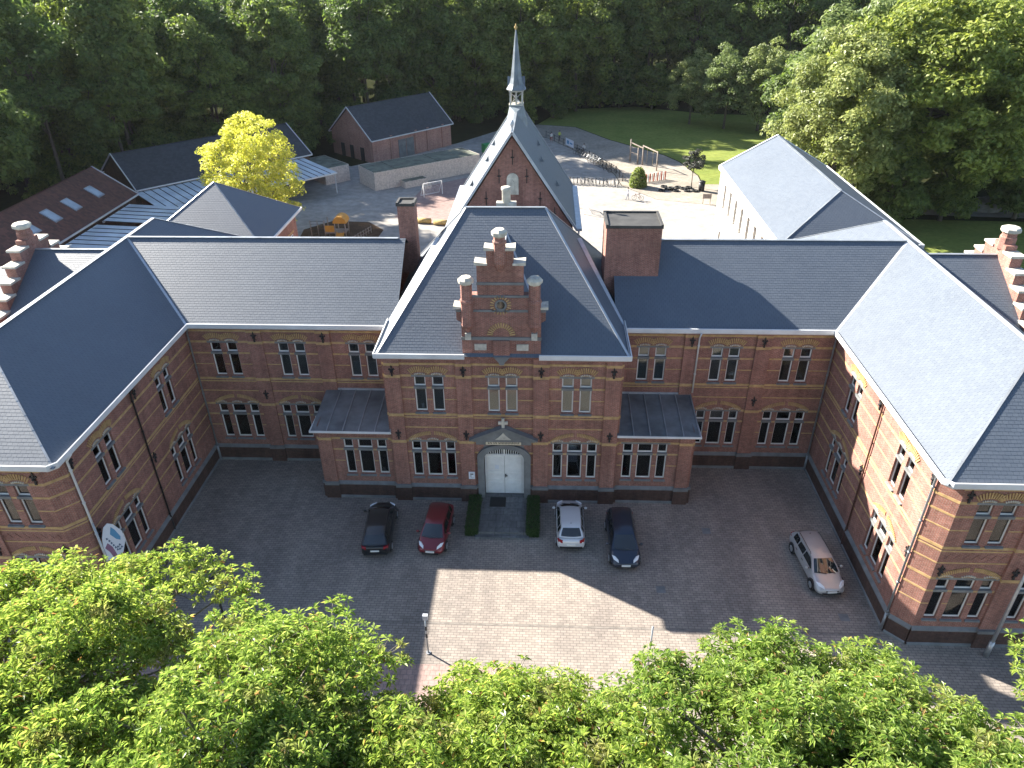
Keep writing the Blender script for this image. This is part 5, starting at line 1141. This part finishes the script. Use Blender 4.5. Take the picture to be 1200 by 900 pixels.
street_tree('leafy street tree second from the left in the foreground row', -5.4, -27.5, 32, 16.0, 4.8, 60, 32, [(-7.0, -22.6, 14.0), (-6.2, -23.2, 14.2), (-4.2, -23.4, 14.0), (-3.2, -23.3, 13.8), (-5.2, -23.4, 14.4), (-2.4, -23.9, 14.0)])
street_tree('leafy street tree in the middle of the foreground row below the sunlit paving', 1.9, -28.8, 33, 15.9, 4.6, 60, 32, [(2.3, -24.9, 14.1), (1.6, -25.2, 14.2), (3.4, -25.4, 14.2)])
street_tree('leafy street tree right of the middle of the foreground row', 8.6, -27.5, 34, 16.0, 4.5, 58, 32, [(8.4, -22.8, 13.8), (9.4, -23.2, 13.8), (7.8, -23.6, 14), (10.6, -23.4, 13.6), (6.4, -24.4, 14.2)])
street_tree('leafy street tree fifth from the left in the foreground row', 12.6, -28.2, 35, 15.8, 3.6, 50, 32, [(12.7, -22.9, 13.2), (12.2, -23.2, 13.6), (11.2, -23.6, 13.8), (13.0, -24.2, 13.8), (10.6, -24.0, 13.8), (12.0, -24.6, 14.4)])
street_tree('leafy street tree cut off by the right picture edge', 21.6, -22.3, 36, 13.6, 2.5, 40, 28, [(19.0, -21.0, 12.0), (18.8, -21.6, 11.8), (18.7, -22.3, 11.6)])

street_tree('leafy street tree filling the lower edge below the entrance post', -1.7, -28.6, 38, 15.2, 3.6, 54, 32, [(-2.4, -26.4, 13.4), (-1.4, -26.3, 13.2), (-0.6, -26.6, 13.4), (-2.0, -27.2, 14.0), (-0.9, -27.4, 14.0), (-3.2, -26.8, 13.4)])
street_tree('leafy street tree at the bottom right corner of the picture', 17.2, -29.6, 37, 15.4, 3.6, 56, 32)

# hedges by the entrance and other low plants
def leafy_box(name, label, cat, x0, x1, y0_, y1_, h, n, size, mat, round_=False):
    r = np.random.default_rng(int(abs(x0 * 31 + y0_ * 7) + 3)); t = thing(name, label, cat, ((x0 + x1) / 2, (y0_ + y1_) / 2, 0)); hx, hy = (x1 - x0) / 2, (y1_ - y0_) / 2
    if round_:
        u = unit(n, r); u[:, 2] = np.abs(u[:, 2]); P = u * np.array([hx, hy, h]) * r.uniform(.75, 1.03, (n, 1)); N = u
    else:
        f = r.integers(0, 5, n); P = np.stack([r.uniform(-hx, hx, n), r.uniform(-hy, hy, n), r.uniform(.02, h, n)], 1)
        P[f == 0, 0] = -hx; P[f == 1, 0] = hx; P[f == 2, 1] = -hy; P[f >= 3, 2] = h; N = np.zeros((n, 3)); N[f == 0, 0] = -1; N[f == 1, 0] = 1; N[f == 2, 1] = -1; N[f >= 3, 2] = 1
        P += r.normal(scale=.035, size=(n, 3))
    N = N + unit(n, r) * .9; N /= np.linalg.norm(N, axis=1, keepdims=True); V, F = leaf_cards(P, N, size * r.uniform(.6, 1.3, n), r)
    link('leaves', np_mesh('leaves', V, F, mat), t)
    b = MB()
    if round_: b.lathe([(.05, 0), (hx * .7, h * .15), (hx * .75, h * .5), (hx * .4, h * .8), (.05, h * .88)], 10)
    else: b.box(-hx + .06, hx - .06, -hy + .06, hy - .06, 0, h - .06)
    b.build('twigs', 'bark', t); return t
leafy_box('hedge', 'clipped low box hedge along the left side of the entrance path', 'hedge', -2.28, -1.56, -3.5, -.22, .62, 4200, .055, 'leaf_hedge')
leafy_box('hedge', 'clipped low box hedge along the right side of the entrance path', 'hedge', 1.56, 2.28, -3.5, -.22, .62, 4200, .055, 'leaf_hedge')
leafy_box('bush', 'round green bush at the end of the bicycle rack in the rear yard', 'bush', 15.0, 17.6, 71.4, 73.8, 2.9, 2600, .16, 'leaf_bright', True)

# ------------------------------------------------------------------ small things of the courtyard and street
def entrance_post(label, x, y, h, head):
    t = thing('entrance_post', label, 'post', (x, y, 0), 0, 'posts at the courtyard entrance')
    MB().tube([(0, 0, 0), (0, 0, h)], .045, 10).build('pole', 'steel', t, True)
    MB().tube([(0, 0, .02), (0, 0, .05)], .13, 10).build('foot_plate', 'steel', t)
    for z in (1.2, 1.75): MB().tube([(0, 0, z), (0, 0, z + .3)], .05, 10).build('band', 'car_trim', t)
    if head: MB().box(-.10, .16, -.09, .09, h - .16, h + .14).build('lamp_head', 'lead', t)
    return t
entrance_post('short steel post with small head at the shadow edge, left of the courtyard entrance', -3.4, -12.42, 2.75, True)
entrance_post('slim steel post with dark bands at the right of the courtyard entrance', 8.03, -12.95, 3.1, False)
fp = thing('lamp_post', 'tall slim grey lamp post standing before the right wing front', 'lamp post', (25.66, -11.6, 0))
MB().tube([(0, 0, 0), (0, 0, 3.5), (0, 0, 8.0)], [.10, .085, .06], 10).build('pole', 'steel', fp, True); MB().tube([(0, 0, 0), (0, 0, 1.1)], .13, 10).build('pole_base', 'steel', fp, True)
MB().tube([(0, 0, 7.9), (0, -.5, 8.3), (0, -1.4, 8.4)], .05, 8).build('arm', 'steel', fp, True); MB().box(-.15, .15, -2.0, -1.3, 8.33, 8.47).build('lamp_head', 'lead', fp)
bn = thing('hanging_sign', 'white oval shaped sign with blue and plum figures on the left wing corner', 'sign', (-20.55, -10.05, 0), R(62))
out = [(.0, .0), (.40, -.25), (.85, -.05), (1.15, .55), (1.15, 1.2), (.85, 1.9), (.60, 2.15), (.35, 2.05), (.10, 1.5), (-.05, .8)]
MB().prism([(x - .2, 3.95 + z * 1.0) for x, z in out], lambda p, s: (p[0], -.02 + .04 * s, p[1])).build('panel', 'canvas_white', bn)
MB().prism([(.52 - .2, 5.4), (.68 - .2, 5.8), (.82 - .2, 5.5), (.98 - .2, 4.9), (.92 - .2, 4.7), (.74 - .2, 4.9)], lambda p, s: (p[0], -.028 + .006 * s, p[1])).build('blue_figure', 'canvas_blue', bn)
MB().prism([(.05 - .2, 4.8), (.25 - .2, 5.0), (.42 - .2, 4.6), (.5 - .2, 3.95), (.3 - .2, 3.9), (.2 - .2, 4.4)], lambda p, s: (p[0], -.028 + .006 * s, p[1])).build('plum_figure', 'canvas_plum', bn)
m = MB()
for i, (x, z) in enumerate(((.30, 5.25), (.38, 5.05), (.44, 4.85), (.5, 4.65), (.56, 4.45), (.62, 4.25), (.74, 4.2), (.68, 4.4), (.8, 4.45), (.86, 4.25))): m.box(x - .2 - .05, x - .2 + .03, -.028, -.022, z - .06, z + .07); m.box(x - .2 + .031, x - .2 + .07, -.028, -.022, z - .06, z - .02)
m.build('lettering', 'canvas_ink', bn)
MB().tube([(-.25, 0, 0), (-.25, 0, 6.6)], .05, 8).build('pole', 'steel', bn, True)
for x, y, lb in ((9.4, -7.6, 'square grey drain grate in the sunlit paving'), (12.9, -2.6, 'square grey drain grate in the shaded paving before the right annex'), (19.2, -9.3, 'square drain grate near the right wing corner')):
    d = thing('drain_grate', lb, 'grate', (x, y, 0)); MB().box(-.26, .26, -.26, .26, .001, .010).build('rim', 'stone', d)
    for i in range(5): MB().box(-.20, .20, -.2 + i * .085, -.15 + i * .085, .011, .018).build('slat', 'stone', d)
wl = thing('courtyard_lantern', 'dark lantern with pale glass showing through the lower left foliage', 'lantern', (-14.6, -11.3, 0))
MB().tube([(0, 0, 0), (0, 0, 3.2)], .06, 8).build('pole', 'iron', wl, True); MB().lathe([(.12, 3.2), (.26, 3.35), (.30, 3.7)], 8).build('shade', 'canvas_white', wl); MB().lathe([(.34, 3.71), (.36, 3.78), (.08, 3.95)], 8).build('cap', 'iron', wl)

# ------------------------------------------------------------------ rear yard: bicycles, people, play equipment
def bicycle_proto():
    b = link('bicycle', None); tag(b, 'x', 'bicycle', 'bicycles parked in the rear yard')
    for y in (-.52, .52):
        w = MB(); n = 14
        pts = [(0, y + .33 * math.cos(2 * PI * k / n), .34 + .33 * math.sin(2 * PI * k / n)) for k in range(n + 1)]; w.tube(pts, .025, 5, cap=False); wo = w.build('wheel', 'rubber', b)
        sp = MB()
        for k in range(5): t = PI * k / 5; sp.bar((0, y + .32 * math.cos(t), .34 + .32 * math.sin(t)), (0, y - .32 * math.cos(t), .34 - .32 * math.sin(t)), .008)
        sp.build('spokes', 'steel', wo)
    f = MB()
    for a, c_ in (((0, -.52, .34), (0, -.15, .85)), ((0, -.12, .32), (0, -.2, .9)), ((0, -.12, .32), (0, .38, .85)), ((0, -.17, .8), (0, .38, .87)), ((0, .52, .34), (0, .36, .98)), ((0, -.52, .34), (0, -.12, .32))): f.bar(a, c_, .04)
    f.build('frame', 'car_navy', b); MB().box(-.07, .07, -.34, -.08, .92, .98).build('saddle', 'rubber', b); MB().tube([(-.28, .26, 1.02), (0, .36, 1.0), (.28, .26, 1.02)], .016, 6).build('handlebar', 'steel', b)
    return b
ORD = 'first second third fourth fifth sixth seventh eighth ninth tenth eleventh twelfth thirteenth fourteenth fifteenth sixteenth seventeenth'.split()
BK = bicycle_proto(); first = True; r = random.Random(5)
def place_bike(x, y, rz, label, mat):
    global first
    o = BK if first else copy_tree(BK); first = False
    o.location = (x, y, .012); o.rotation_euler = (R(r.uniform(-6, 6)), 0, rz); o['label'] = label
    for ch in o.children:
        if ch.name.startswith('frame') and mat:
            ch.data = ch.data.copy(); ch.data.materials[0] = M[mat]
for i in range(15): place_bike(5.6 + i * .56, 74.4 - i * .10 + r.uniform(-.15, .15), r.uniform(-.25, .25), ORD[i] + ' bicycle from the chapel side in the near rack row', r.choice(['car_black', 'car_navy', 'car_red', 'car_grey', None]))
for i in range(17):
    t = i / 16; place_bike(8.0 + 5.2 * t + r.uniform(-.2, .2), 92.5 - 12.2 * t, R(-65) + r.uniform(-.2, .2), ORD[i] + ' bicycle from the far end of the slanting row beside the yard fence', r.choice(['car_black', 'car_navy', 'car_silver', 'car_grey', None]))
place_bike(15.6, 65.9, R(80), 'lone bicycle on the sunlit paving next to the walking person', 'car_red')
fn = thing('yard_fence', 'low post fence running from the chapel side to the bush along the bicycle rack', 'fence')
pts = [(2.4, 104.5), (7.9, 93.7), (9.8, 89.4), (13.6, 79.6), (14.6, 73.4)]
for (xa, ya), (xb, yb_) in zip(pts, pts[1:]):
    L = math.hypot(xb - xa, yb_ - ya); n = max(2, int(L / 1.6))
    for i in range(n): MB().box(-.05, .05, -.05, .05, 0, 1.25).build('post', 'iron', fn, False, (xa + (xb - xa) * i / n, ya + (yb_ - ya) * i / n, 0))
    for z in (.55, 1.1): MB().bar((xa, ya, z), (xb, yb_, z), .05).build('rail', 'iron', fn)
rf = thing('picket_fence', 'short red and white picket fence right of the round bush', 'fence')
for i in range(12):
    MB().box(-.10, .10, -.03, .03, 0, 1.25).build('picket', 'red_paint' if i % 2 else 'white', rf, False, (17.5 + i * .31, 74.7 + i * .17, 0), .5)
MB().bar((17.4, 74.75, .8), (21.0, 76.75, .8), .05).build('rail', 'wood', rf)
def goal(label, x, y, rz):
    g = thing('football_goal', label, 'goal', (x, y, 0), rz, 'goals in the rear yard')
    for s in (-1.5, 1.5):
        MB().bar((s, 0, 0), (s, 0, 2.0), .09).build('post', 'white', g); MB().bar((s, 0, 2.0), (s, 1.1, 0), .06).build('stay', 'white', g)
    MB().bar((-1.5, 0, 2.0), (1.5, 0, 2.0), .09).build('crossbar', 'white', g); MB().bar((-1.5, 1.1, .04), (1.5, 1.1, .04), .06).build('ground_bar', 'white', g)
    nt_ = MB()
    for i in range(13): x_ = -1.5 + i * .25; nt_.bar((x_, 0, 2), (x_, 1.1, 0), .012)
    for i in range(8): z = 2 - i * .25; nt_.bar((-1.5, (2 - z) * .55, z), (1.5, (2 - z) * .55, z), .012)
    n_ = nt_.build('net', 'white', g); n_['kind'] = 'stuff'; return g
goal('white football goal standing before the long timber store', -14.0, 67.8, R(35)); goal('white football goal on the sunlit paving right of the chapel', 7.3, 61.0, R(-75))
sw = thing('climbing_frame', 'wooden climbing frame of posts and beams on the sand', 'climbing frame')
for a, z in (((16.5, 87.3), 3.6), ((17.6, 85.7), 2.6), ((18.3, 85.0), 3.2), ((20.2, 81.5), 3.0)): MB().tube([(*a, 0), (*a, z)], .11, 8).build('post', 'wood', sw, True)
for a, b_ in (((16.5, 87.3, 3.1), (18.3, 85.0, 2.7)), ((18.3, 85, 3.1), (20.2, 81.5, 2.9)), ((16.5, 87.3, 1.6), (17.6, 85.7, 1.5))): MB().bar(a, b_, .14).build('beam', 'wood', sw)
for t in (.3, .7): MB().bar((18.3 + 1.9 * t, 85 - 3.5 * t, 3.0), (18.3 + 1.9 * t, 85 - 3.5 * t, .6), .03).build('rope', 'tan', sw)
TY = ['leftmost of the heap by the young tree', 'second from the left in the heap', 'front middle of the heap', 'rearmost at the left of the heap', 'rear middle beside the young tree', 'front of the pair right of the young tree', 'rightmost next to the waste bin', 'just left of the young tree trunk', 'lying on top of another tyre', 'right behind the young tree trunk']
ty = MB().lathe([(.30, .02), (.48, .0), (.52, .10), (.48, .22), (.30, .20), (.28, .11)], 16).mesh('tyre', 'rubber', True)
for i, (x, y, z) in enumerate(((19.6, 70.4, 0), (20.6, 71.2, 0), (21.6, 70.4, 0), (20.2, 72.4, 0), (22.2, 72.0, 0), (23.3, 70.3, 0), (24.4, 70.2, 0), (22.9, 71.4, 0), (21.0, 70.8, .22), (23.8, 71.9, 0))):
    o = link('tyre', ty, None, (x, y, .012 + z), i * .7); tag(o, 'black car tyre on the sand, ' + TY[i], 'tyre', 'tyres on the sand')
bi = thing('waste_bin', 'dark round waste bin at the lawn edge right of the tyres', 'bin', (25.4, 70.5, .01)); MB().lathe([(.42, 0), (.48, 1.3)], 14).build('body', 'car_trim', bi, True); MB().lathe([(.52, 1.3), (.52, 1.4), (.2, 1.55)], 14).build('lid', 'car_trim', bi, True)
gb = thing('green_container', 'green wheeled container by the long timber store', 'container', (-7.4, 93.0, .01), .5); MB().box(-1.3, 1.3, -.7, .7, .15, 1.5).build('body', 'green_plastic', gb); MB().prism([(-.75, 1.5), (.75, 1.5), (.75, 1.58), (0, 1.75), (-.75, 1.58)], lambda p, s: (-1.35 + 2.7 * s, p[0], p[1])).build('lid', 'green_plastic', gb)
for x in (-1, 1): MB().tube([(x, -.6, .15), (x, .6, .15)], .14, 10).build('wheel', 'rubber', gb)
bd = thing('banner', 'pale blue banner hung on the yard fence beside the bicycles', 'banner', (6.6, 95.6, 0), R(-64)); MB().box(-1.5, 1.5, -.02, .02, .5, 1.7).build('cloth', 'canvas_white', bd); MB().box(-1.0, -.2, -.03, -.022, .8, 1.4).box(.1, 1.1, -.03, -.022, .95, 1.2).build('print', 'canvas_blue', bd)
for i, (x, y, w_) in enumerate(((-13.6, 55.7, 1.9), (-11.0, 55.0, 2.4))):
    l = thing('log_seat', ('shorter tan log seat lying in the yard left of the chapel', 'longer tan log seat lying next to the chapel roof')[i], 'log', (x, y, .35), R(-8)); MB().tube([(-w_ / 2, 0, 0), (w_ / 2, 0, 0)], .36, 12).build('log', 'tan', l, True)
pl = thing('play_tower', 'wooden play tower with orange panels and yellow slide in the rear yard', 'play tower', (-23.6, 49.6, 0))
for x in (-1.3, 0, 1.3):
    for y in (-.8, .8): MB().tube([(x, y, 0), (x, y, 2.6)], .07, 8).build('post', 'wood', pl, True)
MB().box(-1.3, 1.3, -.8, .8, 1.0, 1.1).build('platform', 'wood', pl); MB().box(-1.25, -.1, -.85, -.79, 1.2, 2.0).build('side_panel', 'orange', pl)
n = 8
MB().prism([(.65 + .85 * math.cos(PI * k / n), 2.3 + .85 * math.sin(PI * k / n)) for k in range(n + 1)], lambda p, s: (p[0], -.9 + 1.8 * s, p[1])).build('arched_roof', 'orange', pl)
MB().add([(.25, -.85, 1.1), (1.05, -.85, 1.1), (1.05, -2.6, .25), (.25, -2.6, .25), (.25, -.85, 1.02), (1.05, -.85, 1.02), (1.05, -2.6, .17), (.25, -2.6, .17)], [(0, 1, 2, 3), (7, 6, 5, 4), (0, 3, 7, 4), (1, 5, 6, 2), (2, 6, 7, 3)]).build('slide', 'orange', pl)
for x in (.22, 1.08): MB().bar((x, -.85, 1.2), (x, -2.6, .35), .05, .2).build('slide_side', 'orange', pl)
hr = thing('net_climber', 'small climbing net of dark posts beside the play tower', 'climbing net', (-26.2, 50.2, 0))
for x in (-.9, 0, .9): MB().tube([(x, 0, 0), (x, 0, 2.2)], .06, 8).build('post', 'wood', hr, True)
m = MB()
for i in range(6): m.bar((-.9, 0, .3 + i * .35), (.9, 0, .3 + i * .35), .03)
m.build('net', 'iron', hr)['kind'] = 'stuff'
nb_ = thing('low_fence', 'low dark fence round the mulch bed right of the play tower', 'fence', (-20.6, 50.0, 0), R(70))
for i in range(8): MB().box(-.04, .04, -.04, .04, 0, .9).build('post', 'wood', nb_, False, (i * .6 - 2.1, 0, 0))
for z in (.4, .8): MB().bar((-2.2, 0, z), (2.2, 0, z), .05).build('rail', 'wood', nb_)
rk = MB(); rr_ = np.random.default_rng(4); n = 12
for k in range(5): pass
rk.lathe([(1.7, -.1), (1.9, .4), (1.5, 1.1), (.8, 1.55), (.15, 1.7)], 11)
rk.v = [(x * 1.5 * (1 + .12 * math.sin(3 * y)), y * (1 + .15 * math.cos(4 * x)), z * (1 + .1 * math.sin(5 * x))) for x, y, z in rk.v]
tag(rk.build('boulder', 'rock', None, False, (62.3, 62.4, 0)), 'grey rounded mound of rock beside the garden path under the right trees', 'boulder')
sgn = thing('yard_sign', 'low wooden notice board on two posts at the sand edge', 'sign', (25.0, 64.2, 0)); MB().box(-.04, .04, -.04, .04, 0, 1.5).build('post', 'wood', sgn, False, (-.5, 0, 0)); MB().box(-.04, .04, -.04, .04, 0, 1.5).build('post', 'wood', sgn, False, (.5, 0, 0)); MB().box(-.6, .6, -.06, -.041, .8, 1.45).build('board', 'wood', sgn)

def person(label, x, y, rz, top, legs, stride=.18, arm=.3):
    """one skinned body; clothes are coloured by height on the same surface, hair is a part"""
    p = thing('person', label, 'person', (x, y, .012), rz, 'people in the rear yard')
    V = [(0, 0, .95), (0, 0, 1.15), (0, .02, 1.40), (0, .03, 1.50), (0, .03, 1.62), (0, .04, 1.74), (-.10, 0, .92), (-.11, stride * .5, .50), (-.11, stride, .07), (-.11, stride + .14, .04), (.10, 0, .92), (.11, -stride * .5, .50), (.11, -stride, .07), (.11, -stride + .14, .04), (-.20, .02, 1.40), (-.25, -arm * .4, 1.14), (-.24, arm * .1, .90), (-.24, arm * .2, .80), (.20, .02, 1.40), (.25, arm * .4, 1.14), (.24, arm * .9, .93), (.24, arm * 1.1, .85)]
    Ed = [(0, 1), (1, 2), (2, 3), (3, 4), (4, 5), (0, 6), (6, 7), (7, 8), (8, 9), (0, 10), (10, 11), (11, 12), (12, 13), (2, 14), (14, 15), (15, 16), (16, 17), (2, 18), (18, 19), (19, 20), (20, 21)]
    Rd = [.15, .14, .15, .055, .09, .075, .095, .065, .045, .04, .095, .065, .045, .04, .06, .045, .035, .03, .06, .045, .035, .03]
    me = bpy.data.meshes.new('body'); me.from_pydata(V, Ed, []); o = link('body', me, p)
    sk = o.modifiers.new('skin', 'SKIN')
    for i, q in enumerate(me.skin_vertices[0].data): q.radius = (Rd[i], Rd[i] * .85); q.use_root = i == 0
    ss = o.modifiers.new('sub', 'SUBSURF'); ss.levels = 1; ss.render_levels = 2
    t = NT('clothes'); sx_ = t.n('SeparateXYZ'); t.l(t.obj(), sx_.inputs[0]); cr_ = t.n('ValToRGB'); cr_.color_ramp.interpolation = 'CONSTANT'
    mr_ = t.n('MapRange'); mr_.inputs['From Max'].default_value = 1.9; t.l(sx_.outputs[2], mr_.inputs['Value']); t.l(mr_.outputs[0], cr_.inputs[0])
    el = cr_.color_ramp.elements; el[0].position = 0; el[0].color = (.03, .03, .03, 1); el[1].position = .06; el[1].color = (*legs, 1)
    e = el.new(.50); e.color = (*top, 1); e = el.new(.775); e.color = (.45, .28, .20, 1)
    t.col(cr_.outputs[0]); me.materials.append(t.rough(.8, .2))
    MB().lathe([(.06, 1.60), (.105, 1.66), (.11, 1.74), (.07, 1.82), (.01, 1.84)], 10, (0, .02)).build('hair', 'bark', p, True)
    return p
person('person in pale clothes walking beside the lone bicycle on the sunlit paving', 14.2, 66.2, R(80), (.55, .56, .60), (.30, .32, .38))
person('person in a white top at the far end of the bicycle row, nearest the chapel', 3.4, 101.0, R(20), (.65, .63, .60), (.35, .12, .10))
person('person in a high visibility yellow top by the far fence', 4.9, 102.2, R(-40), (.55, .62, .10), (.05, .05, .07))
person('person in a white top beside the banner on the fence', 9.0, 92.2, R(140), (.60, .60, .58), (.06, .07, .10))


# ------------------------------------------------------------------ thin haze, added to lift the dark tones of the wood
hz = MB().box(-190, 190, -60, 215, -1.2, 36.0).build('haze', 'white'); hz['kind'] = 'stuff'; hz['label'] = 'thin pale haze added over the school and the wood to lift dark tones'
t = NT('haze'); t.t.nodes.remove(t.b); v = t.n('VolumePrincipled'); v.inputs['Color'].default_value = (0.90, 0.95, 1.0, 1); v.inputs['Density'].default_value = 0.00005; v.inputs['Anisotropy'].default_value = 0.2
t.l(v.outputs[0], t.out.inputs['Volume']); hz.data.materials.clear(); hz.data.materials.append(t.m)
SC.cycles.volume_bounces = 0

# labels that still coincide are told apart by their order from left to right
same = {}
for o in COL.objects:
    if o.parent is None and o.get('label') and o.get('category'): same.setdefault(o['label'], []).append(o)
for lb, os_ in same.items():
    if len(os_) > 1:
        for i, o in enumerate(sorted(os_, key=lambda q: q.location.x / max(20, q.location.y + 38))): o['label'] = lb + ', ' + ('leftmost' if i == 0 else ORD[i] + ' from left')
